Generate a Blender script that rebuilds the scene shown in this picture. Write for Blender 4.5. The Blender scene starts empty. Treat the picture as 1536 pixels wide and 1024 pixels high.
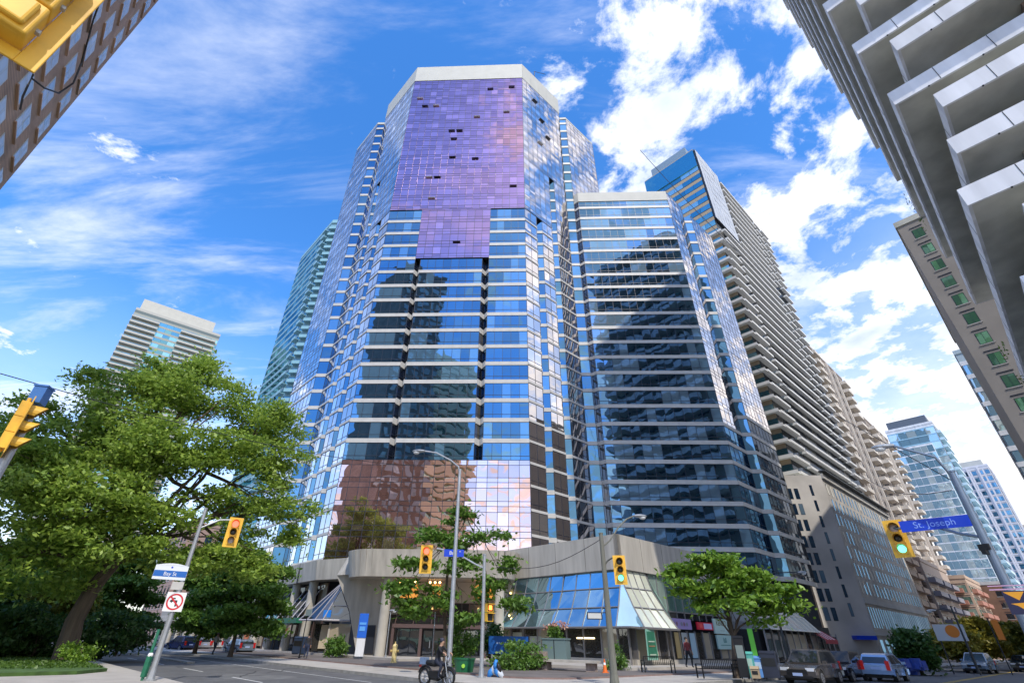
import bpy, bmesh, math, random
import numpy as np
from mathutils import Vector, Matrix
random.seed(7)
rad=math.radians
sc=bpy.context.scene
COL=sc.collection
S2=math.sqrt(.5)
def PQ(p,q,z=0.0): return ((p+q)*S2,(p-q)*S2,z)
def AZ(az,R,z=0.0): return (R*math.sin(rad(az)),R*math.cos(rad(az)),z)
# ------------------------------------------------------------------ camera numbers
F_=718.;PIT=math.atan(450/718.);ROLL=rad(1.2);HC=1.7;YAW=rad(-3.0)
cp_,sp_=math.cos(PIT),math.sin(PIT)
fw0=Vector((0,cp_,sp_));up0=Vector((0,-sp_,cp_));rt0=Vector((1,0,0))
RZ=Matrix.Rotation(-YAW,3,'Z')
fw,up0,rt0=RZ@fw0,RZ@up0,RZ@rt0
rt=rt0*math.cos(ROLL)+up0*math.sin(ROLL)
up=-rt0*math.sin(ROLL)+up0*math.cos(ROLL)
def depth(v):
    d=Vector((v[0],v[1],v[2]-HC)); return d.dot(fw)
# ------------------------------------------------------------------ materials
MAT={}
def _n(nt,t,**k):
    n=nt.nodes.new(t)
    for a,b in k.items(): setattr(n,a,b)
    return n
def mat(name,col,rough=.8,metal=0.,noise=.0,nscale=3.,bump=0.,emit=None,estr=0.,spec=None,trans=0.,detail=6.,streak=False):
    if name in MAT: return MAT[name]
    m=bpy.data.materials.new(name);m.use_nodes=True;nt=m.node_tree;b=nt.nodes['Principled BSDF']
    b.inputs['Base Color'].default_value=(*col,1);b.inputs['Roughness'].default_value=rough;b.inputs['Metallic'].default_value=metal
    if spec is not None: b.inputs['Specular IOR Level'].default_value=spec
    if noise or bump:
        tc=_n(nt,'ShaderNodeTexCoord');nz=_n(nt,'ShaderNodeTexNoise');nz.inputs['Scale'].default_value=nscale;nz.inputs['Detail'].default_value=detail
        vec=tc.outputs['Object']
        if streak:
            mp=_n(nt,'ShaderNodeMapping');mp.inputs['Scale'].default_value=(1,1,.12);nt.links.new(vec,mp.inputs[0]);vec=mp.outputs[0]
        nt.links.new(vec,nz.inputs['Vector'])
        if noise:
            mr=_n(nt,'ShaderNodeMapRange');mr.inputs[1].default_value=.3;mr.inputs[2].default_value=.7;mr.inputs[3].default_value=1-noise;mr.inputs[4].default_value=1+noise*.8
            nt.links.new(nz.outputs['Fac'],mr.inputs[0])
            mx=_n(nt,'ShaderNodeMix',data_type='RGBA',blend_type='MULTIPLY');mx.inputs[0].default_value=1
            mx.inputs[6].default_value=(*col,1);nt.links.new(mr.outputs[0],mx.inputs[7]);nt.links.new(mx.outputs[2],b.inputs['Base Color'])
        if bump:
            bp=_n(nt,'ShaderNodeBump');bp.inputs['Strength'].default_value=bump;bp.inputs['Distance'].default_value=.02
            nt.links.new(nz.outputs['Fac'],bp.inputs['Height']);nt.links.new(bp.outputs[0],b.inputs['Normal'])
    if emit: b.inputs['Emission Color'].default_value=(*emit,1);b.inputs['Emission Strength'].default_value=estr
    MAT[name]=m;return m
def glass(name,tint,inner,refl=.75,wave=.02,wscale=.6,curtain=(.35,.4,.42),cthr=.78):
    """coated facade glass: tinted mirror coat over a dark room; some panes have curtains; every pane slightly wavy"""
    if name in MAT: return MAT[name]
    m=bpy.data.materials.new(name);m.use_nodes=True;nt=m.node_tree;nt.nodes.clear();L=nt.links.new
    out=_n(nt,'ShaderNodeOutputMaterial');gl=_n(nt,'ShaderNodeBsdfGlossy');df=_n(nt,'ShaderNodeBsdfDiffuse');mx=_n(nt,'ShaderNodeMixShader')
    at=_n(nt,'ShaderNodeAttribute',attribute_name='rnd')
    tc=_n(nt,'ShaderNodeTexCoord');nz=_n(nt,'ShaderNodeTexNoise');nz.inputs['Scale'].default_value=wscale;nz.inputs['Detail'].default_value=1.5
    off=_n(nt,'ShaderNodeVectorMath',operation='SCALE');L(at.outputs['Fac'],off.inputs['Scale']);off.inputs[0].default_value=(37,11,53)
    ad=_n(nt,'ShaderNodeVectorMath',operation='ADD');L(tc.outputs['Object'],ad.inputs[0]);L(off.outputs[0],ad.inputs[1]);L(ad.outputs[0],nz.inputs['Vector'])
    sb=_n(nt,'ShaderNodeVectorMath',operation='SUBTRACT');L(nz.outputs['Color'],sb.inputs[0]);sb.inputs[1].default_value=(.5,.5,.5)
    sl=_n(nt,'ShaderNodeVectorMath',operation='SCALE');L(sb.outputs[0],sl.inputs[0]);sl.inputs['Scale'].default_value=wave
    ge=_n(nt,'ShaderNodeNewGeometry');a2=_n(nt,'ShaderNodeVectorMath',operation='ADD');L(ge.outputs['Normal'],a2.inputs[0]);L(sl.outputs[0],a2.inputs[1])
    nn=_n(nt,'ShaderNodeVectorMath',operation='NORMALIZE');L(a2.outputs[0],nn.inputs[0]);L(nn.outputs[0],gl.inputs['Normal'])
    gl.inputs['Roughness'].default_value=.012
    # tint varies a little with pane
    mr=_n(nt,'ShaderNodeMapRange');L(at.outputs['Fac'],mr.inputs[0]);mr.inputs[3].default_value=.78;mr.inputs[4].default_value=1.1
    tm=_n(nt,'ShaderNodeMix',data_type='RGBA',blend_type='MULTIPLY');tm.inputs[0].default_value=1;tm.inputs[6].default_value=(*tint,1);L(mr.outputs[0],tm.inputs[7]);L(tm.outputs[2],gl.inputs['Color'])
    gt=_n(nt,'ShaderNodeMath',operation='GREATER_THAN');L(at.outputs['Fac'],gt.inputs[0]);gt.inputs[1].default_value=cthr
    cm=_n(nt,'ShaderNodeMix',data_type='RGBA');L(gt.outputs[0],cm.inputs[0]);cm.inputs[6].default_value=(*inner,1);cm.inputs[7].default_value=(*curtain,1);L(cm.outputs[2],df.inputs['Color'])
    fr=_n(nt,'ShaderNodeFresnel');fr.inputs['IOR'].default_value=1.6
    fa=_n(nt,'ShaderNodeMath',operation='MAXIMUM');L(fr.outputs[0],fa.inputs[0]);fa.inputs[1].default_value=refl
    L(fa.outputs[0],mx.inputs[0]);L(df.outputs[0],mx.inputs[1]);L(gl.outputs[0],mx.inputs[2]);L(mx.outputs[0],out.inputs['Surface'])
    MAT[name]=m;return m
def brick(name,c1,c2,mort,scale,rotz=0.):
    if name in MAT: return MAT[name]
    m=bpy.data.materials.new(name);m.use_nodes=True;nt=m.node_tree;b=nt.nodes['Principled BSDF'];L=nt.links.new
    tc=_n(nt,'ShaderNodeTexCoord');r=_n(nt,'ShaderNodeMapping');r.inputs['Rotation'].default_value=(0,0,rotz);L(tc.outputs['Object'],r.inputs[0])
    sp=_n(nt,'ShaderNodeSeparateXYZ');L(r.outputs[0],sp.inputs[0]);ad=_n(nt,'ShaderNodeMath',operation='ADD');L(sp.outputs[0],ad.inputs[0]);L(sp.outputs[1],ad.inputs[1])
    cb=_n(nt,'ShaderNodeCombineXYZ');L(ad.outputs[0],cb.inputs[0]);L(sp.outputs[2],cb.inputs[1])
    bt=_n(nt,'ShaderNodeTexBrick');L(cb.outputs[0],bt.inputs['Vector']);bt.inputs['Scale'].default_value=scale
    bt.inputs['Color1'].default_value=(*c1,1);bt.inputs['Color2'].default_value=(*c2,1);bt.inputs['Mortar'].default_value=(*mort,1);bt.inputs['Mortar Size'].default_value=.012
    nz=_n(nt,'ShaderNodeTexNoise');nz.inputs['Scale'].default_value=.5;L(tc.outputs['Object'],nz.inputs['Vector'])
    mr=_n(nt,'ShaderNodeMapRange');mr.inputs[1].default_value=.3;mr.inputs[2].default_value=.7;mr.inputs[3].default_value=.8;mr.inputs[4].default_value=1.2;L(nz.outputs['Fac'],mr.inputs[0])
    mx=_n(nt,'ShaderNodeMix',data_type='RGBA',blend_type='MULTIPLY');mx.inputs[0].default_value=1;L(bt.outputs['Color'],mx.inputs[6]);L(mr.outputs[0],mx.inputs[7]);L(mx.outputs[2],b.inputs['Base Color'])
    b.inputs['Roughness'].default_value=.9;MAT[name]=m;return m
def leafmat(name,c1,c2,tr=.35):
    if name in MAT: return MAT[name]
    m=bpy.data.materials.new(name);m.use_nodes=True;nt=m.node_tree;nt.nodes.clear();L=nt.links.new
    out=_n(nt,'ShaderNodeOutputMaterial');at=_n(nt,'ShaderNodeAttribute',attribute_name='rnd');mx=_n(nt,'ShaderNodeMix',data_type='RGBA')
    mx.inputs[6].default_value=(*c1,1);mx.inputs[7].default_value=(*c2,1);L(at.outputs['Fac'],mx.inputs[0])
    d=_n(nt,'ShaderNodeBsdfDiffuse');t=_n(nt,'ShaderNodeBsdfTranslucent');g=_n(nt,'ShaderNodeBsdfGlossy');g.inputs['Roughness'].default_value=.45;g.inputs['Color'].default_value=(.6,.65,.6,1)
    L(mx.outputs[2],d.inputs['Color']);L(mx.outputs[2],t.inputs['Color'])
    m1=_n(nt,'ShaderNodeMixShader');m1.inputs[0].default_value=tr;L(d.outputs[0],m1.inputs[1]);L(t.outputs[0],m1.inputs[2])
    m2=_n(nt,'ShaderNodeMixShader');m2.inputs[0].default_value=.05;L(m1.outputs[0],m2.inputs[1]);L(g.outputs[0],m2.inputs[2]);L(m2.outputs[0],out.inputs['Surface'])
    MAT[name]=m;return m

G_PUR=glass('glass_violet',(.62,.37,.52),(.05,.03,.08),.86,.02,.5,(.3,.2,.35),.93)
G_PINK=glass('glass_rose',(1.0,.70,.66),(.12,.06,.05),.86,.035,.5,(.3,.2,.2),.95)
G_CLR=glass('glass_silver',(.86,.90,.97),(.04,.06,.10),.88,.03,.5,(.4,.4,.42),.93)
G_CRM=glass('glass_cream',(1.0,.90,.84),(.12,.1,.1),.88,.03,.5,(.4,.38,.35),.93)
G_BLU=glass('glass_blue',(.17,.37,.56),(.006,.025,.06),.66,.03,.5,(.13,.26,.4),.72)
G_NAV=glass('glass_navy',(.20,.40,.62),(.006,.016,.035),.62,.04,.5,(.22,.32,.4),.74)
G_TEAL=glass('glass_teal',(.35,.75,.85),(.01,.06,.08),.6,.03,.5,(.3,.45,.45),.75)
G_GRN=glass('glass_green',(.6,.85,.75),(.10,.2,.16),.45,.03,.8,(.35,.45,.38),.6)
G_SKY=glass('glass_sky',(.7,.9,1.0),(.22,.40,.52),.5,.03,.4,(.5,.6,.62),.6)
G_DARK=glass('glass_dark',(.35,.38,.42),(.012,.013,.016),.35,.03,.7,(.12,.11,.09),.8)
G_SLOPE=glass('glass_slope',(.50,.74,.86),(.02,.06,.10),.82,.06,.5,(.05,.15,.2),.8)
G_SHOP=glass('glass_shop',(.6,.62,.65),(.05,.045,.04),.22,.02,.7,(.42,.36,.27),.62)
BAND=mat('white_band',(.50,.49,.47),.5,0,.08,1.2)
MULL=mat('dark_mullion',(.03,.035,.05),.4,.3)
MULL_BR=mat('bronze_frame',(.13,.085,.08),.5,.3)
CAP=mat('pale_cap',(.46,.46,.42),.6,0,.06,.5)
CORE=mat('core_dark',(.03,.035,.045),.8)
CONC=mat('concrete',(.43,.40,.35),.9,0,.2,1.8,.25,streak=True)
CONC_L=mat('concrete_pale',(.46,.43,.37),.9,0,.2,.6,.2)
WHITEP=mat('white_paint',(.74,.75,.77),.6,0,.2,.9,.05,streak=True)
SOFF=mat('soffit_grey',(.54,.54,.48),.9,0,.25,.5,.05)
GREYW=mat('grey_wall',(.50,.47,.43),.85,0,.2,.25,.1)
GREYW2=mat('grey_wall_fine',(.5,.49,.47),.85,0,.15,.25)
BEIGE=mat('beige_wall',(.50,.42,.33),.85,0,.15,.4)
TAUPE=mat('taupe_wall',(.30,.255,.22),.85,0,.15,.4)
PEACH=mat('peach_wall',(.55,.40,.29),.85,0,.12,.4)
BROWN=mat('brown_wall',(.22,.12,.075),.9,0,.2,.6)
STEEL=mat('galvanised',(.42,.44,.46),.42,.6,.12,4.)
STEELD=mat('dark_steel',(.05,.055,.06),.5,.5)
YEL=mat('signal_yellow',(.78,.45,.04),.48,0,.22,3.,.05)
BLK=mat('black_plastic',(.012,.012,.013),.5)
BLKM=mat('black_metal',(.02,.02,.022),.4,.3)
WOOD=mat('weathered_pole',(.17,.17,.14),.9,0,.25,6,.3,streak=True)
BLUE=mat('sign_blue',(.005,.05,.55),.4)
WHT=mat('sign_white',(.8,.8,.8),.5)
RED=mat('sign_red',(.6,.02,.03),.4)
ASPH=mat('asphalt',(.11,.11,.112),.9,0,.25,.9,.3)
ASPH2=mat('asphalt_patch',(.15,.15,.148),.9,0,.2,1.5,.3)
SIDE=mat('sidewalk_concrete',(.42,.39,.35),.9,0,.15,.8,.1)
PAVE=brick('plaza_paver',(.26,.17,.15),(.21,.145,.13),(.15,.13,.12),2.2)
KERB=mat('kerb_concrete',(.30,.29,.27),.9,0,.2,2)
GRASSM=mat('lawn_green',(.06,.12,.025),.95,0,.4,2.,.4)
SOIL=mat('ground_soil',(.12,.11,.09),.95,0,.3,1)
BARK=mat('bark',(.10,.075,.055),.95,0,.35,5,.8,streak=True)
PAINTW=mat('road_white',(.6,.6,.58),.8,0,.2,5)
PAINTY=mat('road_yellow',(.6,.4,.05),.8,0,.2,5)
RUBBER=mat('rubber',(.015,.015,.015),.8)
RIM=mat('rim',(.45,.46,.48),.3,.8)
SKIN=mat('skin',(.42,.25,.17),.6)
BRICK=brick('brown_brick',(.50,.33,.24),(.42,.27,.19),(.22,.17,.14),3.3,rad(0))
ORANGE=mat('orange_plastic',(.75,.16,.02),.5)
STONE=mat('rough_stone',(.30,.24,.21),.95,0,.35,3.5,.6)
GREENP=mat('green_paint',(.02,.16,.09),.5,0,.15,4)
TEALP=mat('teal_paint',(.10,.42,.36),.5)
# ------------------------------------------------------------------ mesh builder
class MB:
    def __init__(s): s.v=[];s.f=[];s.m=[];s.r=[];s.M=None;s.sm=False
    def _a(s,vs,fs,mi,rn=None):
        o=len(s.v)
        if s.M is not None: vs=[tuple(s.M@Vector(p)) for p in vs]
        s.v+=[tuple(p) for p in vs]
        for f in fs: s.f.append([i+o for i in f]);s.m.append(mi);s.r.append(random.random() if rn is None else rn)
    def quad(s,a,b,c,d,mi=0,rn=None): s._a([a,b,c,d],[(0,1,2,3)],mi,rn)
    def face(s,pts,mi=0,rn=None): s._a(pts,[tuple(range(len(pts)))],mi,rn)
    def hexa(s,p,mi=0): # 8 pts bottom 4, top 4
        s._a(p,[(3,2,1,0),(4,5,6,7),(0,1,5,4),(1,2,6,5),(2,3,7,6),(3,0,4,7)],mi)
    def box(s,x0,x1,y0,y1,z0,z1,mi=0): s.hexa([(x0,y0,z0),(x1,y0,z0),(x1,y1,z0),(x0,y1,z0),(x0,y0,z1),(x1,y0,z1),(x1,y1,z1),(x0,y1,z1)],mi)
    def cbox(s,c,sx,sy,sz,rz=0,mi=0):
        R=Matrix.Rotation(rz,3,'Z');c=Vector(c)
        P=[c+R@Vector((a*sx/2,b*sy/2,d*sz/2)) for d in(-1,1) for a,b in((-1,-1),(1,-1),(1,1),(-1,1))]
        s.hexa(P,mi)
    def prism(s,poly,z0,z1,mi=0,mtop=None):
        n=len(poly);vs=[(x,y,z0) for x,y in poly]+[(x,y,z1) for x,y in poly]
        s._a(vs,[(i,(i+1)%n,n+(i+1)%n,n+i) for i in range(n)],mi)
        s._a([(x,y,z1) for x,y in poly],[tuple(range(n))],mi if mtop is None else mtop)
        s._a([(x,y,z0) for x,y in reversed(poly)],[tuple(range(n))],mi)
    def tube(s,pts,rs,n=8,mi=0,cap=True):
        pts=[Vector(p) for p in pts]
        if not hasattr(rs,'__len__'): rs=[rs]*len(pts)
        vs=[];k=len(pts)
        for i,p in enumerate(pts):
            t=(pts[min(i+1,k-1)]-pts[max(i-1,0)]).normalized()
            a=t.cross(Vector((0,0,1)) if abs(t.z)<.95 else Vector((1,0,0))).normalized();b=t.cross(a)
            for j in range(n):
                w=2*math.pi*j/n;vs.append(p+(a*math.cos(w)+b*math.sin(w))*rs[i])
        fs=[(i*n+j,i*n+(j+1)%n,(i+1)*n+(j+1)%n,(i+1)*n+j) for i in range(k-1) for j in range(n)]
        if cap: fs+=[tuple(reversed(range(n))),tuple((k-1)*n+j for j in range(n))]
        s._a(vs,fs,mi)
    def cyl(s,a,b,r,n=12,mi=0,r2=None): s.tube([a,b],[r,r if r2 is None else r2],n,mi)
    def ball(s,c,r,mi=0,n=10,sc=(1,1,1)):
        vs=[];m=n//2+1
        for i in range(m+1):
            th=math.pi*i/m
            for j in range(n):
                w=2*math.pi*j/n;vs.append((c[0]+r*sc[0]*math.sin(th)*math.cos(w),c[1]+r*sc[1]*math.sin(th)*math.sin(w),c[2]+r*sc[2]*math.cos(th)))
        s._a(vs,[(i*n+j,(i+1)*n+j,(i+1)*n+(j+1)%n,i*n+(j+1)%n) for i in range(m) for j in range(n)],mi)
    def build(s,name,mats,parent=None,label=None,smooth=False):
        if not isinstance(mats,(list,tuple)): mats=[mats]
        me=bpy.data.meshes.new(name);vs=s.v
        if parent is not None:
            o=parent.get('_o')
            if o is not None: vs=[(a-o[0],b-o[1],c-o[2]) for a,b,c in vs]
        me.from_pydata(vs,[],s.f)
        for m in mats: me.materials.append(m)
        me.polygons.foreach_set('material_index',s.m)
        at=me.attributes.new('rnd','FLOAT','FACE');at.data.foreach_set('value',s.r)
        if smooth: me.polygons.foreach_set('use_smooth',[True]*len(s.f))
        me.update()
        o=bpy.data.objects.new(name,me);COL.objects.link(o)
        if parent is not None: o.parent=parent
        if label: o['label']=label
        return o
def thing(name,label,cat,loc=(0,0,0),rz=0,group=None,local=False):
    o=bpy.data.objects.new(name,None);COL.objects.link(o);o.location=loc;o.rotation_euler=(0,0,rz)
    o['label']=label;o['category']=cat
    if group:o['group']=group
    if not local:o['_o']=tuple(loc)
    return o
def tag(o,label,cat,group=None,kind=None):
    o['label']=label;o['category']=cat
    if group:o['group']=group
    if kind:o['kind']=kind
    return o
def struct(name,mb,mats):
    o=mb.build(name,mats);o['kind']='structure';return o
def copy_tree(o,parent=None):
    c=o.copy();COL.objects.link(c);c.parent=parent
    for ch in list(o.children): copy_tree(ch,c)
    return c
def emit(name,mbs,mats,root,limit=100):
    """the largest-showing ones become parts, the rest one stuff part"""
    def area(mb):
        P=np.array(mb.v[:64]);lo,hi=P.min(0),P.max(0);c=(lo+hi)/2;d=max(depth(c),.5)
        D=Vector((c[0],c[1],c[2]-HC));D.normalize();infront=D.dot(fw)>.35
        e=hi-lo;return (np.hypot(e[0],e[1])*max(e[2],.05)/d**2)*(1 if infront else .001)
    if len(mbs)>limit: mbs=sorted(mbs,key=area,reverse=True)
    out=[mb.build(name,mats,root) for mb in mbs[:limit]]
    if len(mbs)>limit:
        r=MB()
        for mb in mbs[limit:]:
            o=len(r.v);r.v+=mb.v;r.f+=[[i+o for i in f] for f in mb.f];r.m+=mb.m;r.r+=mb.r
        x=r.build(name,mats,root);x['kind']='stuff'
    return out
def font(txt,size,name,m,parent,M,ext=.004):
    cu=bpy.data.curves.new(name,'FONT');cu.body=txt;cu.size=size;cu.extrude=ext;cu.align_x='CENTER';cu.align_y='CENTER'
    t=bpy.data.objects.new(name,cu);COL.objects.link(t);bpy.context.view_layer.update()
    me=bpy.data.meshes.new_from_object(t.evaluated_get(bpy.context.evaluated_depsgraph_get()));bpy.data.objects.remove(t)
    me.materials.clear();me.materials.append(m);me.transform(M)
    o=bpy.data.objects.new(name,me);COL.objects.link(o);o.parent=parent;return o
# ------------------------------------------------------------------ facade walls (A->B left to right as seen from outside)
class W:
    def __init__(s,A,B):
        s.A=Vector((A[0],A[1],0));s.B=Vector((B[0],B[1],0));s.u=(s.B-s.A);s.L=s.u.length;s.u.normalize();s.n=Vector((s.u.y,-s.u.x,0))
    def pt(s,a,z,o=0):
        p=s.A+s.u*a+s.n*o;return (p.x,p.y,z)
    def box(s,mb,a0,a1,z0,z1,o0,o1,mi=0):
        P=s.pt;mb.hexa([P(a0,z0,o1),P(a1,z0,o1),P(a1,z0,o0),P(a0,z0,o0),P(a0,z1,o1),P(a1,z1,o1),P(a1,z1,o0),P(a0,z1,o0)],mi)
    def pane(s,mb,a0,a1,z0,z1,o=0,mi=0,tilt=.004,rn=None):
        g=random.gauss;tx,tz=g(0,tilt),g(0,tilt);w=(a1-a0)/2;h=(z1-z0)/2
        P=s.pt;mb.quad(P(a0,z0,o-tx*w-tz*h),P(a1,z0,o+tx*w-tz*h),P(a1,z1,o+tx*w+tz*h),P(a0,z1,o-tx*w+tz*h),mi,rn)
K0=24.0;ST=2.9
def cols(a0,a1,mod):
    n=max(1,round((a1-a0)/mod));return [a0+(a1-a0)*i/n for i in range(n+1)]
def zone_mirror(w,a0,a1,z0,z1,gm,root,mod=1.35,tilt=.004,name='mirror_wall'):
    mb=MB();xs=cols(a0,a1,mod);zs=[z0];k=math.floor((z0-K0)/ST)
    while True:
        b=K0+k*ST
        for dz in(0.35,.95,2.55):
            if z0+.25<b+dz<z1-.25: zs.append(b+dz)
        k+=1
        if b>z1:break
    zs.append(z1)
    for i in range(len(xs)-1):
        for j in range(len(zs)-1): w.pane(mb,xs[i]+.02,xs[i+1]-.02,zs[j]+.02,zs[j+1]-.02,.03,0,tilt)
    for x in xs: w.box(mb,x-.03,x+.03,z0,z1,-.05,.055,1)
    for z in zs: w.box(mb,a0,a1,z-.03,z+.03,-.05,.05,1)
    return mb.build(name,[gm,MULL],root)
def zone_ribbon(w,a0,a1,z0,z1,gm,wins,bands,mod=1.35,bandh=.58,tilt=.004,st=ST,k0=K0,rail=True,proud=.09):
    k=math.ceil((z0-k0)/st-1e-6)-1;xs=cols(a0,a1,mod)
    while True:
        b=k0+k*st
        if b>z1:break
        g0,g1=max(b+bandh/2,z0),min(b+st-bandh/2,z1)
        if g1-g0>.4:
            mb=MB();grp=0;rn=random.random()
            for i in range(len(xs)-1):
                if grp<=0: grp=random.choice((1,1,2,2,3));rn=random.random()
                grp-=1
                zz=g0+.55 if rail else g0
                r=min(.999,max(0,rn+random.uniform(-.04,.04)))
                if rail: w.pane(mb,xs[i]+.02,xs[i+1]-.02,g0,zz,0,0,tilt,r)
                w.pane(mb,xs[i]+.02,xs[i+1]-.02,zz,g1,0,0,tilt,r)
            for x in xs: w.box(mb,x-.025,x+.025,g0,g1,-.05,.035,1)
            if rail: w.box(mb,a0,a1,g0+.52,g0+.58,-.05,.03,1)
            wins.append(mb)
        if z0-.01<=b<=z1+.3:
            mb=MB();w.box(mb,a0,a1,b-bandh/2,min(b+bandh/2,z1+.36),-.1,proud,0);w.box(mb,a0,a1,b-bandh/2-.03,b-bandh/2,-.1,proud-.04,1)
            bands.append(mb)
        k+=1
# ------------------------------------------------------------------ MAIN TOWER
def main_tower():
    T=thing('glass_tower','tallest tower at centre with octagonal mirror front, violet glass top and rose glass base','tower',(-10.6,70,8))
    wins,bands=[],[]
    top,capz=114.9,109.2
    # core
    mb=MB()
    poly=[(-32,71),(-22.3,61.8),(1,61.8),(10,71),(17,78),(17,100),(-38,100),(-38,78)]
    mb.prism(poly,0,106.5,0);mb.prism([(-31.2,70),(-22.4,61.0),(1.1,61.0),(9.9,69.8),(9.9,92),(-31.2,92)],106.5,top-.6,0);mb.build('core',CORE,T)
    FL,FR=(-22.8,60),(1.5,60)
    f=W(FL,FR);r1,r2=(5.85,6.75),(17.1,18.2)
    zc,zs_=K0+11*ST,K0+15*ST
    zone_mirror(f,0,24.3,zs_,capz,G_PUR,T,1.35,.003)
    zone_mirror(f,5.85,18.2,zc,zs_-.01,G_PUR,T,1.37,.003)
    zone_mirror(f,0,24.3,8.5,K0-ST+.3,G_PINK,T,1.35,.006)
    zl=K0-ST+.31
    zone_ribbon(f,0,5.85,zl,zs_-.1,G_BLU,wins,bands)
    zone_ribbon(f,6.75,17.1,zl,zc-.1,G_BLU,wins,bands)
    zone_ribbon(f,18.2,24.3,zl,zs_-.1,G_BLU,wins,bands)
    for a0,a1 in(r1,r2):
        m=(a0+a1)/2;P0,Pm,P1=f.pt(a0,0),f.pt(m,0,-.9),f.pt(a1,0)
        zone_ribbon(W(P0,Pm),0,W(P0,Pm).L,zl,zc-.1,G_DARK,wins,bands,1.2,.9)
        zone_ribbon(W(Pm,P1),0,W(Pm,P1).L,zl,zc-.1,G_NAV,wins,bands,1.2,.9)
        mb=MB();mb.face([f.pt(a0,zc),f.pt(a1,zc),f.pt(m,zc,-.95)],0);mb.build('recess_soffit',CORE,T)
    nb,na=K0+20*ST,K0+15*ST
    def path(pts,zones):
        for (A,B,kind,g,z0,z1) in zones:
            w=W(A,B)
            if kind=='M': zone_mirror(w,0,w.L,z0,z1,g,T,1.45,.006)
            else: zone_ribbon(w,0,w.L,z0,z1,g,wins,bands,1.45,.32 if g in(G_CLR,G_CRM) else .58,.006,rail=(w.L>2))
    for sx,X0 in((1,1.5),(-1,-22.8)):
        def P(d,x): # helper: right chamfer point at distance d along X from corner; mirrored for left
            return (X0+sx*d,60+d)
        gM=G_CRM if sx>0 else G_CLR
        def seg(A,B): return (A,B) if sx>0 else (B,A)
        a0,a1=2.1,3.2; b0,b1=5.1,6.2; E=8.8
        Z=[]
        A,B=seg(P(0,0),P(E,0));Z.append((A,B,'M',gM,nb,capz))
        A,B=seg(P(0,0),P(b0,0));Z.append((A,B,'M',gM,na,nb-.02))
        A,B=seg(P(b1,0),P(E,0));Z.append((A,B,'M',gM,na,nb-.02))
        for s0,s1 in((0,a0),(a1,b0),(b1,E)):
            A,B=seg(P(s0,0),P(s1,0));Z.append((A,B,'R',gM,9,na-.02))
        for s0,s1,zt in((a0,a1,na),(b0,b1,nb)):
            i0=(X0+sx*s0,60+s0);i1=(X0+sx*s0,60+s1);i2=(X0+sx*s1,60+s1)
            A,B=seg(i1,i2);Z.append((A,B,'R',G_BLU,9,zt-.05))
            A,B=seg(i0,i1);Z.append((A,B,'R',G_DARK,9,zt-.05))
            mb=MB();mb.face([(*i0,zt),(*i2,zt),(*i1,zt)],0);mb.build('recess_soffit',CORE,T)
        path(None,Z)
        # wing strip + wing facet
        e=(X0+sx*E,60+E);g=(e[0]+sx*(1.5 if sx>0 else 1.7),e[1]);h=(g[0]+sx*7.2,g[1]+7.2)
        A,B=seg(e,g);path(None,[(A,B,'R',G_BLU,9,106.6)])
        A,B=seg(g,h);path(None,[(A,B,'M',gM,40 if sx<0 else 60,106.9),(A,B,'R',gM,9,(40 if sx<0 else 60)-.02)])
        A,B=seg(h,(h[0]+sx*.01,h[1]+14));zone_mirror(W(A,B),0,14,20,106.9,gM,T,1.5,.006)
        mb=MB();mb.prism([e,(g[0],g[1]-.06),(h[0],h[1]-.06),(h[0],95),(e[0],95)] if sx>0 else [e,(e[0],95),(h[0],95),(h[0],h[1]-.06),(g[0],g[1]-.06)],106.9,107.6,0);mb.build('wing_parapet',CAP,T)
    # cap
    mb=MB();o=.12
    oc=[(-22.8,60-o),(1.5,60-o),(10.3+o,68.8),(10.3+o,90),(-31.6-o,90),(-31.6-o,68.8)];mb.prism(oc,capz+.05,top,0)
    for w in(W(FL,FR),W((1.5,60),(10.3,68.8)),W((-31.6,68.8),(-22.8,60))):
        a=0
        while a<w.L-.5: w.box(mb,a,a+.03,capz+.06,top,.13,.14,1);a+=2.7
    mb.build('roof_parapet',[CAP,SOFF],T)
    mb=MB();mb.cyl((4.5,64,top),(4.6,64,119.2),.09);mb.cyl((4.6,64,119.1),(7.3,64.5,118.7),.06);mb.build('antenna',BLKM,T)
    mb=MB();mb.tube([(8.4,68,top),(8.2,68,117),(7.6,68.2,119)],.08);mb.build('antenna',BLKM,T)
    # opened hopper windows
    ow=[]
    for px,k in((1.2,27),(2.7,27),(2.6,26),(5,26),(9,22.9),(10.6,22.9),(7,22),(9.6,22),(14.2,19.8),(5.6,18),(7.2,18),(3.8,16),(6.6,16),(16.6,28),(21.3,28.2),(20.2,25),(22.4,25),(21.6,17),(14,24.5),(9.7,20),(11.9,12.2),(8,12.5)):
        z=K0+k*ST;a=px;m=MB();w=f
        P=w.pt;m.hexa([P(a,z,.34),P(a+1.3,z,.34),P(a+1.3,z+.04,.06),P(a,z+.04,.06),P(a,z+.05,.38),P(a+1.3,z+.05,.38),P(a+1.3,z+.2,.06),P(a,z+.2,.06)],0);ow.append(m)
    for a,k in((3.2,27.8),(5.2,26),(4.4,23),(7.,24.5)):
        w=W((1.5,60),(10.3,68.8));z=K0+k*ST;m=MB();P=w.pt;m.hexa([P(a,z,.34),P(a+1.4,z,.34),P(a+1.4,z+.04,.06),P(a,z+.04,.06),P(a,z+.05,.38),P(a+1.4,z+.05,.38),P(a+1.4,z+.32,.06),P(a,z+.32,.06)],0);ow.append(m)
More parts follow.
